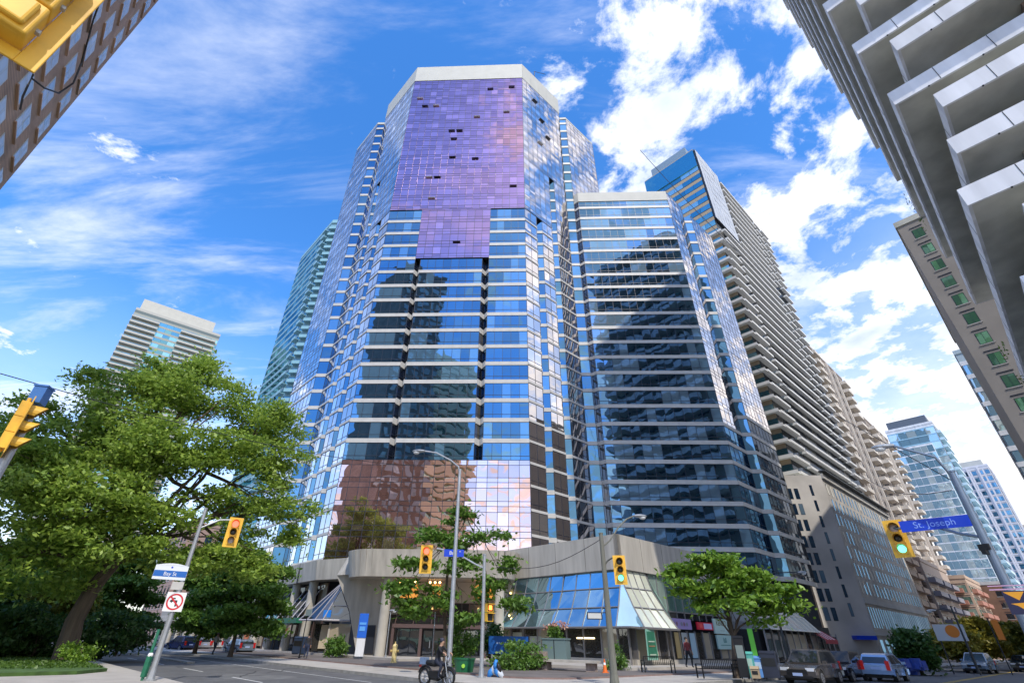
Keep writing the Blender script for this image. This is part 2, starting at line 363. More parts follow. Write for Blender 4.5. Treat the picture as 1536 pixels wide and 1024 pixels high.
    for i,m in enumerate(ow):
        if i%5==1: continue
        if i%3:
            zs_=[p[2] for p in m.v];z0_=min(zs_);m.v=[(x,y,z0_+(z-z0_)*.5) for x,y,z in m.v]
        m.build('open_window',WHITEP if i%3==0 else MULL,T)
    return T,wins,bands
# ribbons of different glass need their own material: patch zone_ribbon to remember it
_zr=zone_ribbon
def zone_ribbon(w,a0,a1,z0,z1,gm,wins,bands,*a,**k):
    t=[];_zr(w,a0,a1,z0,z1,gm,t,bands,*a,**k)
    gi=GL.index(gm)
    for mb in t:
        mb.m=[gi if m==0 else len(GL) for m in mb.m];wins.append(mb)
GL=[G_BLU,G_DARK,G_NAV,G_CLR,G_CRM,G_TEAL]
T,wins,bands=main_tower()
emit('window_ribbon',wins,GL+[MULL],T);emit('spandrel_band',bands,[BAND,MULL],T)
# ------------------------------------------------------------------ SECOND TOWER
def second_tower():
    T=thing('glass_tower','lower navy glass tower with white floor bands right of the tallest tower','tower',(24,80,8))
    wins,bands=[],[]
    pts=[(11.85,69.1),(12.65,68.3),(30.6,68.3),(34.9,72.6),(36.4,72.6),(43.0,79.2)]
    mb=MB();mb.prism([(12.6,69.6),(30.2,69.2),(34.4,73.4),(34.4,92),(12.6,92)],0,80.2,0);mb.prism([(34,74),(36.2,73.6),(42.4,79.8),(42.4,92),(34,92)],0,77.5,0);mb.build('core',CORE,T)
    def R(i,g,z1,**k): w=W(pts[i],pts[i+1]);zone_ribbon(w,0,w.L,9,z1,g,wins,bands,1.38,**k)
    R(0,G_DARK,77.9,rail=False);R(1,G_NAV,77.9);R(3,G_BLU,77.6,rail=False)  # left chamfer: shade of its left facing put into darker glass
    for i,zb,zt in((2,30,80.5),(4,33,77.9)):
        w=W(pts[i],pts[i+1]);zone_mirror(w,0,w.L,zb,zt,G_CRM,T,1.4,.007);zone_ribbon(w,0,w.L,9,zb-.02,G_NAV if i==2 else G_DARK,wins,bands,1.4)
    mb=MB();w=W(pts[1],pts[2]);w.box(mb,0,w.L,78.05,80.6,-1,.1);w0=W(pts[0],pts[1]);w0.box(mb,0,w0.L,78.05,80.6,-.6,.1)
    mb.prism([(12.6,69.7),(30.3,69.35),(34.5,73.5),(34.5,92),(12.6,92)],80.25,80.62,0);mb.build('roof_parapet',CAP,T)
    emit('window_ribbon',wins,GL+[MULL],T);emit('spandrel_band',bands,[BAND,MULL],T)
second_tower()
# ------------------------------------------------------------------ generic buildings
def windows_on(w,out,a0,a1,z0,z1,nc,st,ww,wh,frame=.07,rec=.02,sill=True,panes=(2,2),blind=None):
    pit=(a1-a0)/nc;z=z0
    while z+wh<z1:
        for i in range(nc):
            c=a0+pit*(i+.5);m=MB();x0,x1=c-ww/2,c+ww/2
            w.box(m,x0,x1,z,z+wh,-.02,rec,1)
            for a in range(panes[0]):
                for b in range(panes[1]):
                    pw=(ww-frame)/panes[0];ph=(wh-frame)/panes[1]
                    w.pane(m,x0+frame+a*pw,x0+a*pw+pw,z+frame+b*ph,z+b*ph+ph,rec+.006,0,.004)
            if sill: w.box(m,x0-.08,x1+.08,z-.1,z,-.02,rec+.1,2)
            out.append(m)
        z+=st
def corepoly(root,poly,z0,z1,m,mt=None,name='wall'):
    mb=MB();mb.prism(poly,z0,z1,0,1);return mb.build(name,[m,mt or SOFF],root)
# --- left brick tower (E)
def brick_tower():
    T=thing('brick_tower','tall brown brick tower with white-blind square windows at the upper left edge','tower',PQ(-12,-25))
    A,B=PQ(-9,-34.9),PQ(-9,-21.5)
    w=W(A,B) # normal should face +p
    corepoly(T,[A[:2],B[:2],PQ(-24,-21.5)[:2],PQ(-24,-34.9)[:2]][::-1],0,92,BRICK,SOFF)
    wb=mat('white_blind',(.72,.74,.74),.5,0,.05,2);out=[]
    gb=glass('glass_blind',(.8,.85,.9),(.62,.65,.66),.22,.02,.6,(.5,.55,.55),.7)
    if w.n.dot(Vector((S2,S2,0)))<0: w=W(B,A)
    L=w.L
    rev=(w.A-Vector(A)).length>1
    for c in range(5):
        q=-33.5+2.85*c;a=(q+34.9) if not rev else (-21.5-q)
        windows_on(w,out,a-.5,a+.5,26.3-.95-2.72*9,90,1,2.72,1.75 if c else 1.3,1.75,.08,.02,True,(2,2))
    emit('window',out,[gb,mat('pale_frame',(.5,.52,.5),.5),BRICK],T)
    mb=MB();w.box(mb,0,L,91.6,92.5,-.3,.12);mb.build('parapet',BRICK,T)
brick_tower()
# --- white balcony tower (F)
def balcony_tower():
    T=thing('balcony_tower','huge near apartment tower with white zigzag balcony parapets and grey soffits, upper right','tower',PQ(40,14))
    wall=mat('warm_grey_wall',(.30,.30,.27),.85,0,.1,.4)  # one even warm grey for the wall behind the balconies
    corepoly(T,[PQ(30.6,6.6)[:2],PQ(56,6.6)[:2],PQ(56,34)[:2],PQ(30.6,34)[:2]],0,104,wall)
    parts=[];types={}
    for i in range(-20,14):
        zt=42.3-2.9*i
        if zt<6:break
        if i==6: p0,q0,pe=28.3,4.3,55.5
        elif i==7: p0,q0,pe=28.8,3.54,57.9
        else:
            A=(i%2==0) if i<6 else (i%2==1)
            p0,q0,pe=(28.8,3.54,57.9) if A else (27.8,4.9,54.4)
        m=MB();h=1.15;zb=zt-h;t=.14;qe=34
        def bx(pa,pb,qa,qb,z0,z1,mi): m.prism([PQ(pa,qa)[:2],PQ(pa,qb)[:2],PQ(pb,qb)[:2],PQ(pb,qa)[:2]],z0,z1,mi,mi)
        bx(p0+t,pe-t,q0+t,7.5,zb+.02,zb+.2,1);bx(p0+t,32,7.5,qe,zb+.02,zb+.2,1)   # slab (soffit)
        bx(p0,p0+t,q0,qe,zb,zt,0);bx(p0+t,pe,q0,q0+t,zb,zt,0)                     # parapets
        bx(pe-t,pe,q0+t,7.5,zb,zt,0)
        a=q0+2.2
        while a<20: bx(p0-.012,p0-.002,a,a+.03,zb+.02,zt-.02,2);a+=2.4
        a=p0+3
        while a<pe: bx(a,a+.03,q0-.012,q0-.002,zb+.02,zt-.02,2);a+=3.4
        # drip stub + ceiling bracket
        for qq in(10.2,15.6,21): bx(31.0-1.2,31.0,qq,qq+1.1,zb-.26,zb+.019,3)
        for k in range(4): 
            qq=q0+1.6+k*2.4;bx(p0-.03,p0+.05,qq,qq+.07,zb-.06,zb,2)
        parts.append(m)
    emit('balcony',parts,[WHITEP,SOFF,BLKM,mat('brown_bracket',(.26,.2,.17),.8)],T)  # last material: plain brown for the ceiling brackets
    out=[];w=W(PQ(30.6,6.6),PQ(30.6,34))
    if w.n.dot(Vector((-S2,-S2,0)))<0: w=W(PQ(30.6,34),PQ(30.6,6.6))
    windows_on(w,out,1,26,6,100,7,2.9,2.4,1.5,.08,.02,False,(2,1))
    w=W(PQ(56,6.6),PQ(30.6,6.6))
    if w.n.dot(Vector((-S2,S2,0)))<0: w=W(PQ(30.6,6.6),PQ(56,6.6))
    windows_on(w,out,1,25,6,100,6,2.9,2.6,1.5,.08,.02,False,(2,1))
    emit('window',out,[G_TEAL,MULL,BAND],T)
    lf=MB()
    for k in range(70):
        a=random.uniform(0,1);p=PQ(random.uniform(54.5,57.6),3.4+random.uniform(-.25,.15),random.choice([20.6,23.5,39.,42.]) + random.uniform(-.3,.5))
        s=.16;d=Vector((random.gauss(0,1),random.gauss(0,1),random.gauss(0,1))).normalized()*s;e=Vector((random.gauss(0,1),random.gauss(0,1),random.gauss(0,1))).normalized()*s*.5
        p=Vector(p);lf.quad(p-d,p+e,p+d,p-e)
    x=lf.build('balcony_plants',leafmat('leaf_a',(.05,.10,.02),(.14,.22,.04)),T);x['kind']='stuff'
balcony_tower()
# --- striped residential tower (G)
def striped_tower():
    T=thing('apartment_tower','tall teal glass apartment tower with stacked white balcony slabs above the grey podium block','tower',PQ(110,-34))
    A,B,C,D=PQ(96.6,-26.7),PQ(145,-26.7),PQ(145,-42),PQ(96.6,-42)
    corepoly(T,[A[:2],B[:2],C[:2],D[:2]][::-1],20,119,mat('teal_core',(.03,.06,.07),.5))
    mb=MB();mb.prism([PQ(98,-29)[:2],PQ(98,-40)[:2],PQ(118,-40)[:2],PQ(118,-29)[:2]],119,124,0);mb.build('mechanical_penthouse',mat('blue_grey_panel',(.20,.28,.36),.5),T)
    wr=W(A,B) if W(A,B).n.dot(Vector((S2,-S2,0)))>0 else W(B,A)
    fl=(wr.A-Vector(A)).length<1
    def sr(a,b): return (a,b) if fl else (wr.L-b,wr.L-a)
    wl=W(D,A) if W(D,A).n.dot(Vector((-S2,-S2,0)))>0 else W(A,D)
    gl,bal,bei=[],[],[]
    z=28.0;k=0
    while z<117:
        m=MB();xs=cols(0,wr.L,3.0)
        for i in range(len(xs)-1): wr.pane(m,xs[i],xs[i+1]-.06,z+.35,z+2.7,.05,1,.004)
        gl.append(m)
        m=MB();xs=cols(0,wl.L,2.4)
        for i in range(len(xs)-1): wl.pane(m,xs[i],xs[i+1]-.06,z+.3,z+1.9,.06,0,.004)
        gl.append(m)
        m=MB();wl.box(m,0,wl.L,z+1.95,z+3.05,0,.05,0);bei.append(m)
        # R face balconies
        segs=[(0.0,7,1.1),(8.5,36,.8),(37,41,.7),(42,47.6,.9)]
        if z>92: segs=[(14,36,.8),(37,41,.7),(42,47.6,.9)]
        elif z>86: segs=[(3,36,.8),(42,47.6,.9)]
        for (a,b,o) in segs:
            m=MB();a,b=sr(a,b);wr.box(m,a,b,z-.1,z+.16,0,o,0);wr.box(m,a,b,z+.16,z+.42,o-.08,o,0);wr.box(m,a,a+.08,z+.16,z+.42,.1,o-.08,0);wr.box(m,b-.08,b,z+.16,z+.42,.1,o-.08,0);bal.append(m)
        if z<88:
            m=MB();e=wl.L if (wl.B-Vector(A)).length<1 else 0
            a0,a1=(wl.L-4.2,wl.L+.9) if e else (-.9,4.2)
            wl.box(m,a0,a1,z-.1,z+.16,0,1.0,0);wl.box(m,a0,a1,z+.16,z+.5,.92,1.0,0);bal.append(m)
        z+=2.95;k+=1
    emit('window_ribbon',gl,[G_TEAL,G_DARK],T);emit('balcony',bal,[mat('balcony_white',(.72,.71,.68),.6,0,.05,.6)],T)
    emit('spandrel_band',bei,[mat('tan_spandrel',(.42,.33,.22),.7)],T)
    m=MB();a,b=sr(0,13.4)
    for j in range(9):
        for i in range(7): wr.pane(m,a+(b-a)*i/7,a+(b-a)*(i+.96)/7,92.5+j*2.95,92.5+j*2.95+2.85,.5,0,.01)
    wr.box(m,a,b,92.4,119,.1,.45,1);m.build('screen_panels',[mat('pale_panel',(.6,.6,.58),.35,.3,.1,.6),MULL],T)
    m=MB();a,b=sr(0,1.5);m2=wl;wl.box(m,0,wl.L,112.5,119,.1,.3,0);m.build('roof_glazing',[G_TEAL],T)
striped_tower()
# --- grey slot-window block (H)
def slot_block():
    T=thing('office_block','grey concrete block with staggered slot windows on the right street','building',PQ(115,-30))
    c=PQ(95.4,-22.6);e=PQ(137,-22.6);l=(c[0]-6.9,c[1])
    corepoly(T,[c[:2],e[:2],PQ(137,-45)[:2],(l[0],l[1]+18),l[:2]],0,26.7,GREYW)
    w=W(c,e);top=26.7
    if w.n.dot(Vector((S2,-S2,0)))<0: w=W(e,c)
    out=[];n=20;pit=w.L/n
    for r in range(7):
        z=8.9+r*2.45
        for i in range(n):
            a=1.0+pit*i*.96+(.5 if r%2 else 0);m=MB();w.box(m,a,a+.62,z,z+1.9,-.02,.02,0);w.pane(m,a+.04,a+.58,z+.05,z+1.85,.03,2 if random.random()<.25 else 1,.01);out.append(m)
    for i in range(30):
        a=.9+i*1.34;m=MB();w.box(m,a,a+.55,4.4,7.2,-.02,.02,0);w.pane(m,a+.04,a+.5,4.45,7.15,.03,1);out.append(m)
    for i in range(14):
        a=1.2+i*2.8;m=MB();w.box(m,a,a+1.6,.6,3.0,-.02,.02,0);w.pane(m,a+.06,a+1.54,.65,2.95,.03,1);out.append(m)
    f=W(l,c)
    for a,ww in((.5,.8),(1.7,.7),(4.4,.45)):
        for r in range(8):
            z=5.2+r*2.5+(.6 if ww<.5 else 0)
            if z+1.7>26: continue
            m=MB();f.box(m,a,a+ww,z,z+1.75,-.02,.02,0);f.pane(m,a+.04,a+ww-.04,z+.05,z+1.7,.03,1);out.append(m)
    emit('window',out,[MULL,G_NAV,mat('cream_blind',(.8,.78,.7),.6)],T)  # some slots hold a plain cream blind instead of glass
    for z0,z1,o in((7.6,8.3,.14),(3.5,3.9,.1),(26.2,27.0,.35)): m=MB();w.box(m,0,w.L,z0,z1,0,o);m.build('ledge',GREYW2,T)
    m=MB();w.box(m,0,w.L,27.3,27.5,-.2,.9,0)
    for i in range(12): w.box(m,i*3.4+.5,i*3.4+.62,26.7,27.3,.1,.2,0)
    m.build('roof_rail',STEELD,T)
    m=MB();m.prism([(c[0]-3.4,c[1]-1.2),(c[0]-.6,c[1]-1.2),(c[0]-.6,c[1]),(c[0]-3.4,c[1])],2.9,3.4,0);m.build('awning',[BLUE],T)
slot_block()
# --- towers further along the right street, etc.
def box_tower(label,cat,p0,p1,q0,q1,z1,wm,gm,st=3.,wpit=3.,wfrac=.6,hfrac=.5,band=None,balc=None,name='apartment_tower',pent=None,z0=0,faces='FS',group=None,topcap=None,mats=None,proud=.12,bm=None,bfac='FS',fin=None):
    T=thing(name,label,cat,PQ((p0+p1)/2,(q0+q1)/2),0,group)
    corepoly(T,[PQ(p0,q0)[:2],PQ(p0,q1)[:2],PQ(p1,q1)[:2],PQ(p1,q0)[:2]],z0,z1,wm)
    out,bo,bl=[],[],[]
    Fs={'F':(PQ(p0,q0),PQ(p0,q1),(-S2,-S2)),'S':(PQ(p0,q1),PQ(p1,q1),(S2,-S2)),'O':(PQ(p0,q0),PQ(p1,q0),(-S2,S2)),'B':(PQ(p1,q0),PQ(p1,q1),(S2,S2))}
    for k in faces:
        A,B,n=Fs[k];w=W(A,B)
        if w.n.dot(Vector((*n,0)))<0: w=W(B,A)
        nc=max(1,round(w.L/wpit));z=z0+st*.4
        while z+st<z1+.2:
            if wfrac>=1:
                m=MB();xs=cols(.15,w.L-.15,wpit)
                for i in range(len(xs)-1): w.pane(m,xs[i]+.03,xs[i+1]-.03,z,z+st*hfrac,.04,0,.006)
                for x in xs: w.box(m,x-.03,x+.03,z,z+st*hfrac,-.02,.07,1)
                out.append(m)
            else:
                pit=w.L/nc
                for i in range(nc):
                    m=MB();c=pit*(i+.5);hw=pit*wfrac/2
                    w.box(m,c-hw,c+hw,z,z+st*hfrac,-.02,.02,1)
                    w.pane(m,c-hw+.06,c-.02,z+.06,z+st*hfrac-.06,.03,0);w.pane(m,c+.02,c+hw-.06,z+.06,z+st*hfrac-.06,.03,0);w.box(m,c-hw-.12,c+hw+.12,z-.1,z-.01,-.02,.1,2);w.box(m,c-hw-.12,c+hw+.12,z+st*hfrac+.3,z+st*hfrac+.42,-.02,.06,1);out.append(m)
            if band: 
                m=MB();w.box(m,0,w.L,z+st*hfrac,z+st,0,proud,0);bo.append(m)
            if balc and k in bfac:
                for (f0,f1,d) in balc:
                    m=MB();a,b=f0*w.L,f1*w.L;w.box(m,a,b,z-.15,z+.02,0,d,0);w.box(m,a,b,z+.02,z+.9,d-.08,d,0);w.box(m,a,a+.07,z+.02,z+.9,.05,d-.08,0);w.box(m,b-.07,b,z+.02,z+.9,.05,d-.08,0);bl.append(m)
            z+=st
        if fin:
            m=MB()
            for f0 in fin: w.box(m,f0*w.L-.35,f0*w.L+.35,z0,z1,0,.5,0)
            m.build('pier',[wm if bm is None else bm],T)
    emit('window',out,[gm,MULL,GREYW2],T)
    if bo: emit('spandrel_band',bo,[band],T)
    if bl: emit('balcony',bl,[bm or WHITEP],T)
    m=MB();m.prism([PQ(p0-.15,q0-.15)[:2],PQ(p0-.15,q1+.15)[:2],PQ(p1+.15,q1+.15)[:2],PQ(p1+.15,q0-.15)[:2]],z1+.01,z1+.9,0);m.build('parapet',[topcap or wm],T)
    if pent:
        a,b,c,d,h,pm=pent;m=MB();m.prism([PQ(a,c)[:2],PQ(a,d)[:2],PQ(b,d)[:2],PQ(b,c)[:2]],z1+.9,z1+h,0);m.build('penthouse',[pm],T)
    return T
BW=mat('balcony_cream',(.62,.56,.48),.7)
box_tower('taller brown-grey apartment tower with cream balconies just beyond the striped tower','tower',152,186,-46,-28.2,80,TAUPE,G_DARK,2.9,3.2,.5,.5,balc=[(.0,.16,1.6),(.84,1.,1.6)],bm=BW,fin=[.28,.5,.72])
box_tower('second brown-grey apartment tower with cream balconies, left of the blue glass tower','tower',196,226,-46,-28,68.5,TAUPE,G_DARK,2.9,3.2,.5,.5,balc=[(.0,.18,1.8),(.82,1.,1.8)],bm=BW,fin=[.3,.5,.7])
J=box_tower('pale blue glass tower with stepped top beyond the brown-grey towers','tower',262,290,-32,-15.6,83,WHITEP,G_SKY,3.1,3.4,1,.88,band=mat('aqua_band',(.3,.5,.6),.4),pent=(265,285,-31,-17,5,mat('dark_cap',(.1,.12,.15),.5)),balc=[(.0,.5,1.4)],bfac='S',bm=mat('aqua_balcony',(.5,.68,.75),.4))
m=MB()
w=W(PQ(260.2,-31),PQ(260.2,-18.6));w=w if w.n.dot(Vector((-S2,-S2,0)))>0 else W(PQ(260.2,-18.6),PQ(260.2,-31))
for r in range(23):
    xs=cols(0,w.L,2.)
    for i in range(len(xs)-1): w.pane(m,xs[i]+.05,xs[i+1]-.05,3+r*3.1,3+r*3.1+2.7,.03,0,.01)
w.box(m,0,w.L,0,74.6,-1.7,0,1);m.build('projecting_bay',[G_SKY,WHITEP],J)
box_tower('distant white-gridded tower with deep blue glass top beside the lamp pole','tower',330,360,-19.5,-7.6,78.5,mat('pale_grid',(.62,.62,.66),.6),G_BLU,3.2,2.2,.7,.62,pent=(333,355,-18,-9,4,CAP),fin=[.33,.66])
box_tower('small far teal-topped tower at the right edge above the street','tower',410,430,-9,0.5,62,mat('far_tan',(.5,.42,.34),.8),G_TEAL,3.1,3,.6,.6)
box_tower('peach low apartment block with dark recessed balconies beside the slot-window block','building',141,158,-42,-24.6,27,PEACH,G_DARK,2.9,3.,.5,.55,balc=[(.1,.45,1.2),(.55,.9,1.2)],bm=PEACH,bfac='SF')
box_tower('second peach apartment block with red-edged balconies further along','building',160,192,-41,-23.6,20,mat('peach_grey',(.46,.36,.29),.85),G_DARK,2.9,4.,.7,.55,balc=[(.03,.3,1.4),(.36,.63,1.4),(.7,.97,1.4)],bm=mat('balcony_dusk',(.26,.24,.27),.6),bfac='SF')
box_tower('low peach apartment block with green glazed balconies before the brown block','building',196,222,-34,-20.6,19,PEACH,G_GRN,2.9,4.,.75,.6,balc=[(.1,.45,1.2),(.55,.9,1.2)],bm=mat('balcony_brick',(.45,.2,.14),.7),bfac='SF')
box_tower('plain brown brick block with pale cornice beyond the peach apartments','building',226,250,-24.5,-14.8,19.5,BROWN,G_DARK,3.,5,.35,.5,topcap=BAND,faces='F')
box_tower('beige tower end with stacked green windows under the white balcony tower','tower',76,121,1.9,9,53.5,mat('taupe_end',(.29,.265,.24),.85,0,.1,.3),glass('glass_olive',(.5,.8,.6),(.06,.16,.1),.35,.04,.6,(.12,.3,.15),.5),2.9,3.1,.34,.55,topcap=SOFF,faces='F')
box_tower('far glass slab peeking past the beige tower end at the right edge','tower',128,168,.9,16,54,mat('pale_blue_wall',(.4,.5,.55),.6),G_SKY,3.,1.6,1,.7,band=WHITEP,faces='FO')
# --- slim teal tower on left (C) and far left residential (D)
def rot_tower(label,pts,back,z1,gm,wm,st,name='apartment_tower',mod=1.5,band=WHITEP,balc=None,pent=None,hf=.72,bm=WHITEP,bandpr=.1,group=None):
    cx=sum(p[0] for p in pts)/len(pts);cy=sum(p[1] for p in pts)/len(pts)
    T=thing(name,label,'tower',(cx,cy,0))
    corepoly(T,pts+back,0,z1,wm)
    out,bo,bl=[],[],[]
    for i in range(len(pts)-1):
        w=W(pts[i],pts[i+1]);z=st
        while z+st<z1:
            m=MB();xs=cols(0.1,w.L-.1,mod)
            for j in range(len(xs)-1): w.pane(m,xs[j]+.04,xs[j+1]-.04,z,z+st*hf,.04,0,.006)
            out.append(m)
            m=MB();w.box(m,0,w.L,z+st*hf,z+st,0,bandpr,0);bo.append(m)
            for (fi,f0,f1,d) in (balc or []):
                if fi==i:
                    m=MB();a,b=f0*w.L,f1*w.L;w.box(m,a,b,z-.15,z+.04,0,d,0);w.box(m,a,b,z+.04,z+.9,d-.08,d,0);bl.append(m)
            z+=st
    emit('window_ribbon',out,[gm,MULL],T);emit('spandrel_band',bo,[band],T)
    if bl: emit('balcony',bl,[bm],T)
    m=MB();m.prism([(x,y) for x,y in pts+back],z1+.01,z1+1.4,0);m.build('parapet',[bm],T)
    if pent:
        m=MB();m.prism(pent[0],z1+1.4,pent[1],0);m.build('penthouse',[pent[2]],T)
    return T
rot_tower('slim teal glass tower with small balconies peeking out behind the left of the tallest tower',[(-83,136),(-64.5,117.5),(-56,117.5)],[(-56,150),(-70,150)],125,glass('glass_deep_teal',(.20,.52,.66),(.01,.05,.07),.6,.03,.5,(.12,.3,.34),.75),mat('teal_dark',(.03,.09,.11),.5),2.95,mod=2.2,band=mat('pale_teal_band',(.16,.32,.40),.4),balc=[(0,.88,.99,1.4),(1,.02,.35,1.4),(1,.45,.9,1.2)],hf=.62,bm=mat('aqua_balcony2',(.22,.42,.5),.4))
a0=AZ(-45.6,272);a1=AZ(-37.2,272);dv=Vector(AZ(-41.4,25))
p0=AZ(-45.3,275);p1=AZ(-38.1,275)
rot_tower('lone far residential tower with grey penthouse rising above the big tree on the left',[a0[:2],a1[:2]],[(a1[0]+dv.x,a1[1]+dv.y),(a0[0]+dv.x,a0[1]+dv.y)],142,G_TEAL,mat('far_dark',(.1,.14,.15),.6),3.05,mod=3.,band=mat('cream_band',(.30,.32,.29),.6),balc=[(0,.0,.3,1.8),(0,.55,.97,1.6)],hf=.64,bm=mat('far_pale',(.4,.4,.37),.6),
  pent=([p0[:2],p1[:2],(p1[0]+dv.x*.7,p1[1]+dv.y*.7),(p0[0]+dv.x*.7,p0[1]+dv.y*.7)],151,CAP))
# building behind the photographer, seen mirrored in the glass
T=box_tower('curved-balcony beige apartment tower across the junction, seen only as a reflection','tower',-62,-38,-2,14,88,BEIGE,G_GRN,2.9,3.,1,.34,band=mat('beige_band',(.85,.70,.48),.7),faces='BSOF',proud=1.2)
# ------------------------------------------------------------------ PODIUM: left canopy wing, entrance, corner pavilion
ZP=.4
def extr_band(mb,pts,z0,z1,th,mi=0,top_out=0.):
    """fascia following a polyline, outward = right side; top leans out by top_out"""
    for i in range(len(pts)-1):
        w=W(pts[i],pts[i+1]);P=w.pt;L=w.L
        mb.hexa([P(0,z0,0),P(L,z0,0),P(L,z0,-th),P(0,z0,-th),P(0,z1,top_out),P(L,z1,top_out),P(L,z1,-th),P(0,z1,-th)],mi)
def podium():
    T=thing('podium','concrete podium with round columns, curved fascia and dark glazed entrance under the towers','podium',(-12,60,ZP))
    # body / roof
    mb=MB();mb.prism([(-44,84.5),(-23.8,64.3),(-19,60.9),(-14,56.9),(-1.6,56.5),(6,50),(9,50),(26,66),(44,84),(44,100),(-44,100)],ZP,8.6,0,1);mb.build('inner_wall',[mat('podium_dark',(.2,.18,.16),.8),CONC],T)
    # left wing fascia + soffit
    LW=[(-36.5,73.5),(-23.1,59.6),(-19.0,57.6)]
    mb=MB();extr_band(mb,LW,7.3,9.35,.35,0,.25);w=W(*LW[:2])
    for a in(4.8,9.6,14.4): w.box(mb,a,a+.05,7.25,9.4,.1,.27,1)
    mb.face([(-36.5,73.5,7.35),(-38,80,7.35),(-19,62,7.35),(-19,57.6,7.35),(-23.1,59.6,7.35)],0)
    mb.face([(-36.5,73.5,9.2),(-23.1,59.6,9.2),(-19,57.6,9.2),(-19,62,9.2),(-38,80,9.2)],0);mb.build('fascia',[CONC,MULL],T)
    for i,(s) in enumerate((1.2,6.4,12.2,17.2)):
        w=W(*LW[:2]);x,y,_=w.pt(s,0,-.8);mb=MB();mb.cyl((x,y,ZP),(x,y,7.36),.5,20);mb.build('column',CONC_L,T,smooth=False)
    # left shopfront, set back
    w=W((-39.5,78.6),(-22.0,61.1));mb=MB();xs=cols(0,w.L,2.1)
    for i in range(len(xs)-1):
        w.pane(mb,xs[i]+.05,xs[i+1]-.05,ZP+.3,3.6,0,0);w.pane(mb,xs[i]+.05,xs[i+1]-.05,3.8,7.2,0,0)
    for x in xs: w.box(mb,x-.06,x+.06,ZP,7.3,-.05,.08,1)
    w.box(mb,0,w.L,3.6,3.85,-.05,.1,1);mb.build('shopfront',[G_SHOP,MULL_BR],T)
    # sloped glass lean-to canopies on the left wing
    w=W(*LW[:2])
    for a0,a1 in((6.9,11.4),(12.9,17.6)):
        mb=MB();n=3
        for i in range(n):
            x0=a0+(a1-a0)*i/n;x1=a0+(a1-a0)*(i+1)/n;P=w.pt
            mb.quad(P(x0+.06,3.6,.5),P(x1-.06,3.6,.5),P(x1-.06,6.6,-1.6),P(x0+.06,6.6,-1.6),0)
        for i in range(n+1):
            x0=a0+(a1-a0)*i/n;mb.tube([w.pt(x0,3.6,.52),w.pt(x0,7.3,-2.1)],.06,4,1)
        w.box(mb,a0,a1,3.1,3.6,-.1,.55,2)
        mb.build('glass_canopy',[G_SLOPE if a0<10 else G_DARK,mat('rail_pale',(.45,.43,.45),.4),GREENP],T)
    # big splayed pier and pyramid glazing beside entrance
    mb=MB();y=57.6
    mb.hexa([(-15.9,55.2,ZP),(-13.9,55.2,ZP),(-13.9,57.5,ZP),(-15.9,57.5,ZP),(-17.2,55.0,4.1),(-13.9,55.0,4.1),(-13.9,57.5,4.1),(-17.2,57.5,4.1)])
    mb.hexa([(-17.2,55.0,4.1),(-13.9,55.0,4.1),(-13.9,57.5,4.1),(-17.2,57.5,4.1),(-19.0,54.6,7.3),(-13.9,54.6,7.3),(-13.9,57.5,7.3),(-19,57.5,7.3)])
    mb.hexa([(-19.0,54.6,7.3),(-16,53.0,7.3),(-14,57.5,7.3),(-19,57.5,7.3),(-18.3,55.2,9.2),(-15.8,53.4,9.2),(-14,57.5,9.2),(-18.3,57.5,9.2)])
    mb.build('splayed_pier',CONC,T)
    mb=MB();mb.box(-15.2,-14.3,55.0,55.15,ZP+.1,2.9,0);mb.build('pier_niche',[MULL],T)
    mb=MB() # glazed tent between wing and pier
    A=(-21.6,58.9,ZP+.3);B=(-17.6,57.4,ZP+.3)
    ap=(-18.6,56.9,7.2);b0=(-23.4,58.0,3.3);b1=(-20.2,56.2,3.3)
    for i in range(3):
        t0,t1=i/3+.02,(i+1)/3-.02;L0=[b0[k]+(b1[k]-b0[k])*t0 for k in range(3)];L1=[b0[k]+(b1[k]-b0[k])*t1 for k in range(3)]
        mb.face([L0,L1,ap],0)
    mb.face([b1,(-17.6,56.9,3.3),ap],0)
    for q in(b0,b1,[b0[k]+(b1[k]-b0[k])/3 for k in range(3)],[b0[k]+(b1[k]-b0[k])*2/3 for k in range(3)]): mb.tube([q,ap],.07,5,1)
    mb.tube([b0,b1,(-17.6,56.9,3.3)],.09,5,1);mb.tube([(-19.6,56.5,4.6),(-17.8,56.8,4.6)],.05,5,1)
    mb.build('glass_canopy',[G_DARK,mat('rail_pale',(.45,.43,.45),.4)],T)
    mb=MB();mb.box(-19.6,-17.4,57.0,57.1,ZP+.2,3.0,0);mb.box(-21.4,-19.8,57.7,57.8,ZP+.2,3.0,0);mb.box(-20.7,-19.9,57.55,57.7,.8,2.9,1);mb.box(-19.7,-19.55,56.9,57.1,ZP,3.1,2);mb.build('shopfront',[G_SHOP,mat('warm_panel',(.5,.42,.3),.6),CONC_L],T)
    mb=MB();mb.box(-20.3,-19.5,56.3,56.34,3.55,4.2,0);mb.build('sign_panel',[mat('blue_screen',(.02,.2,.7),.4)],T)
    # entrance canopy: curved fascia
    arc=[(-17.6,54.6)]
    for i in range(9):
        t=i/8;arc.append((-14.4-3.0*math.cos(t*math.pi/2)+0.0,51.0+3.2*(1-math.sin(t*math.pi/2))))
    arc+=[(-8.5,50.9),(-2.0,51.0)]
    for i in range(5):
        t=(i+1)/5;arc.append((-2.0+1.6*math.sin(t*math.pi/2),51.0+2.0*(1-math.cos(t*math.pi/2))))
    arc.append((-.4,54.4))
    mb=MB();extr_band(mb,arc,6.9,9.3,.3,0,.45)
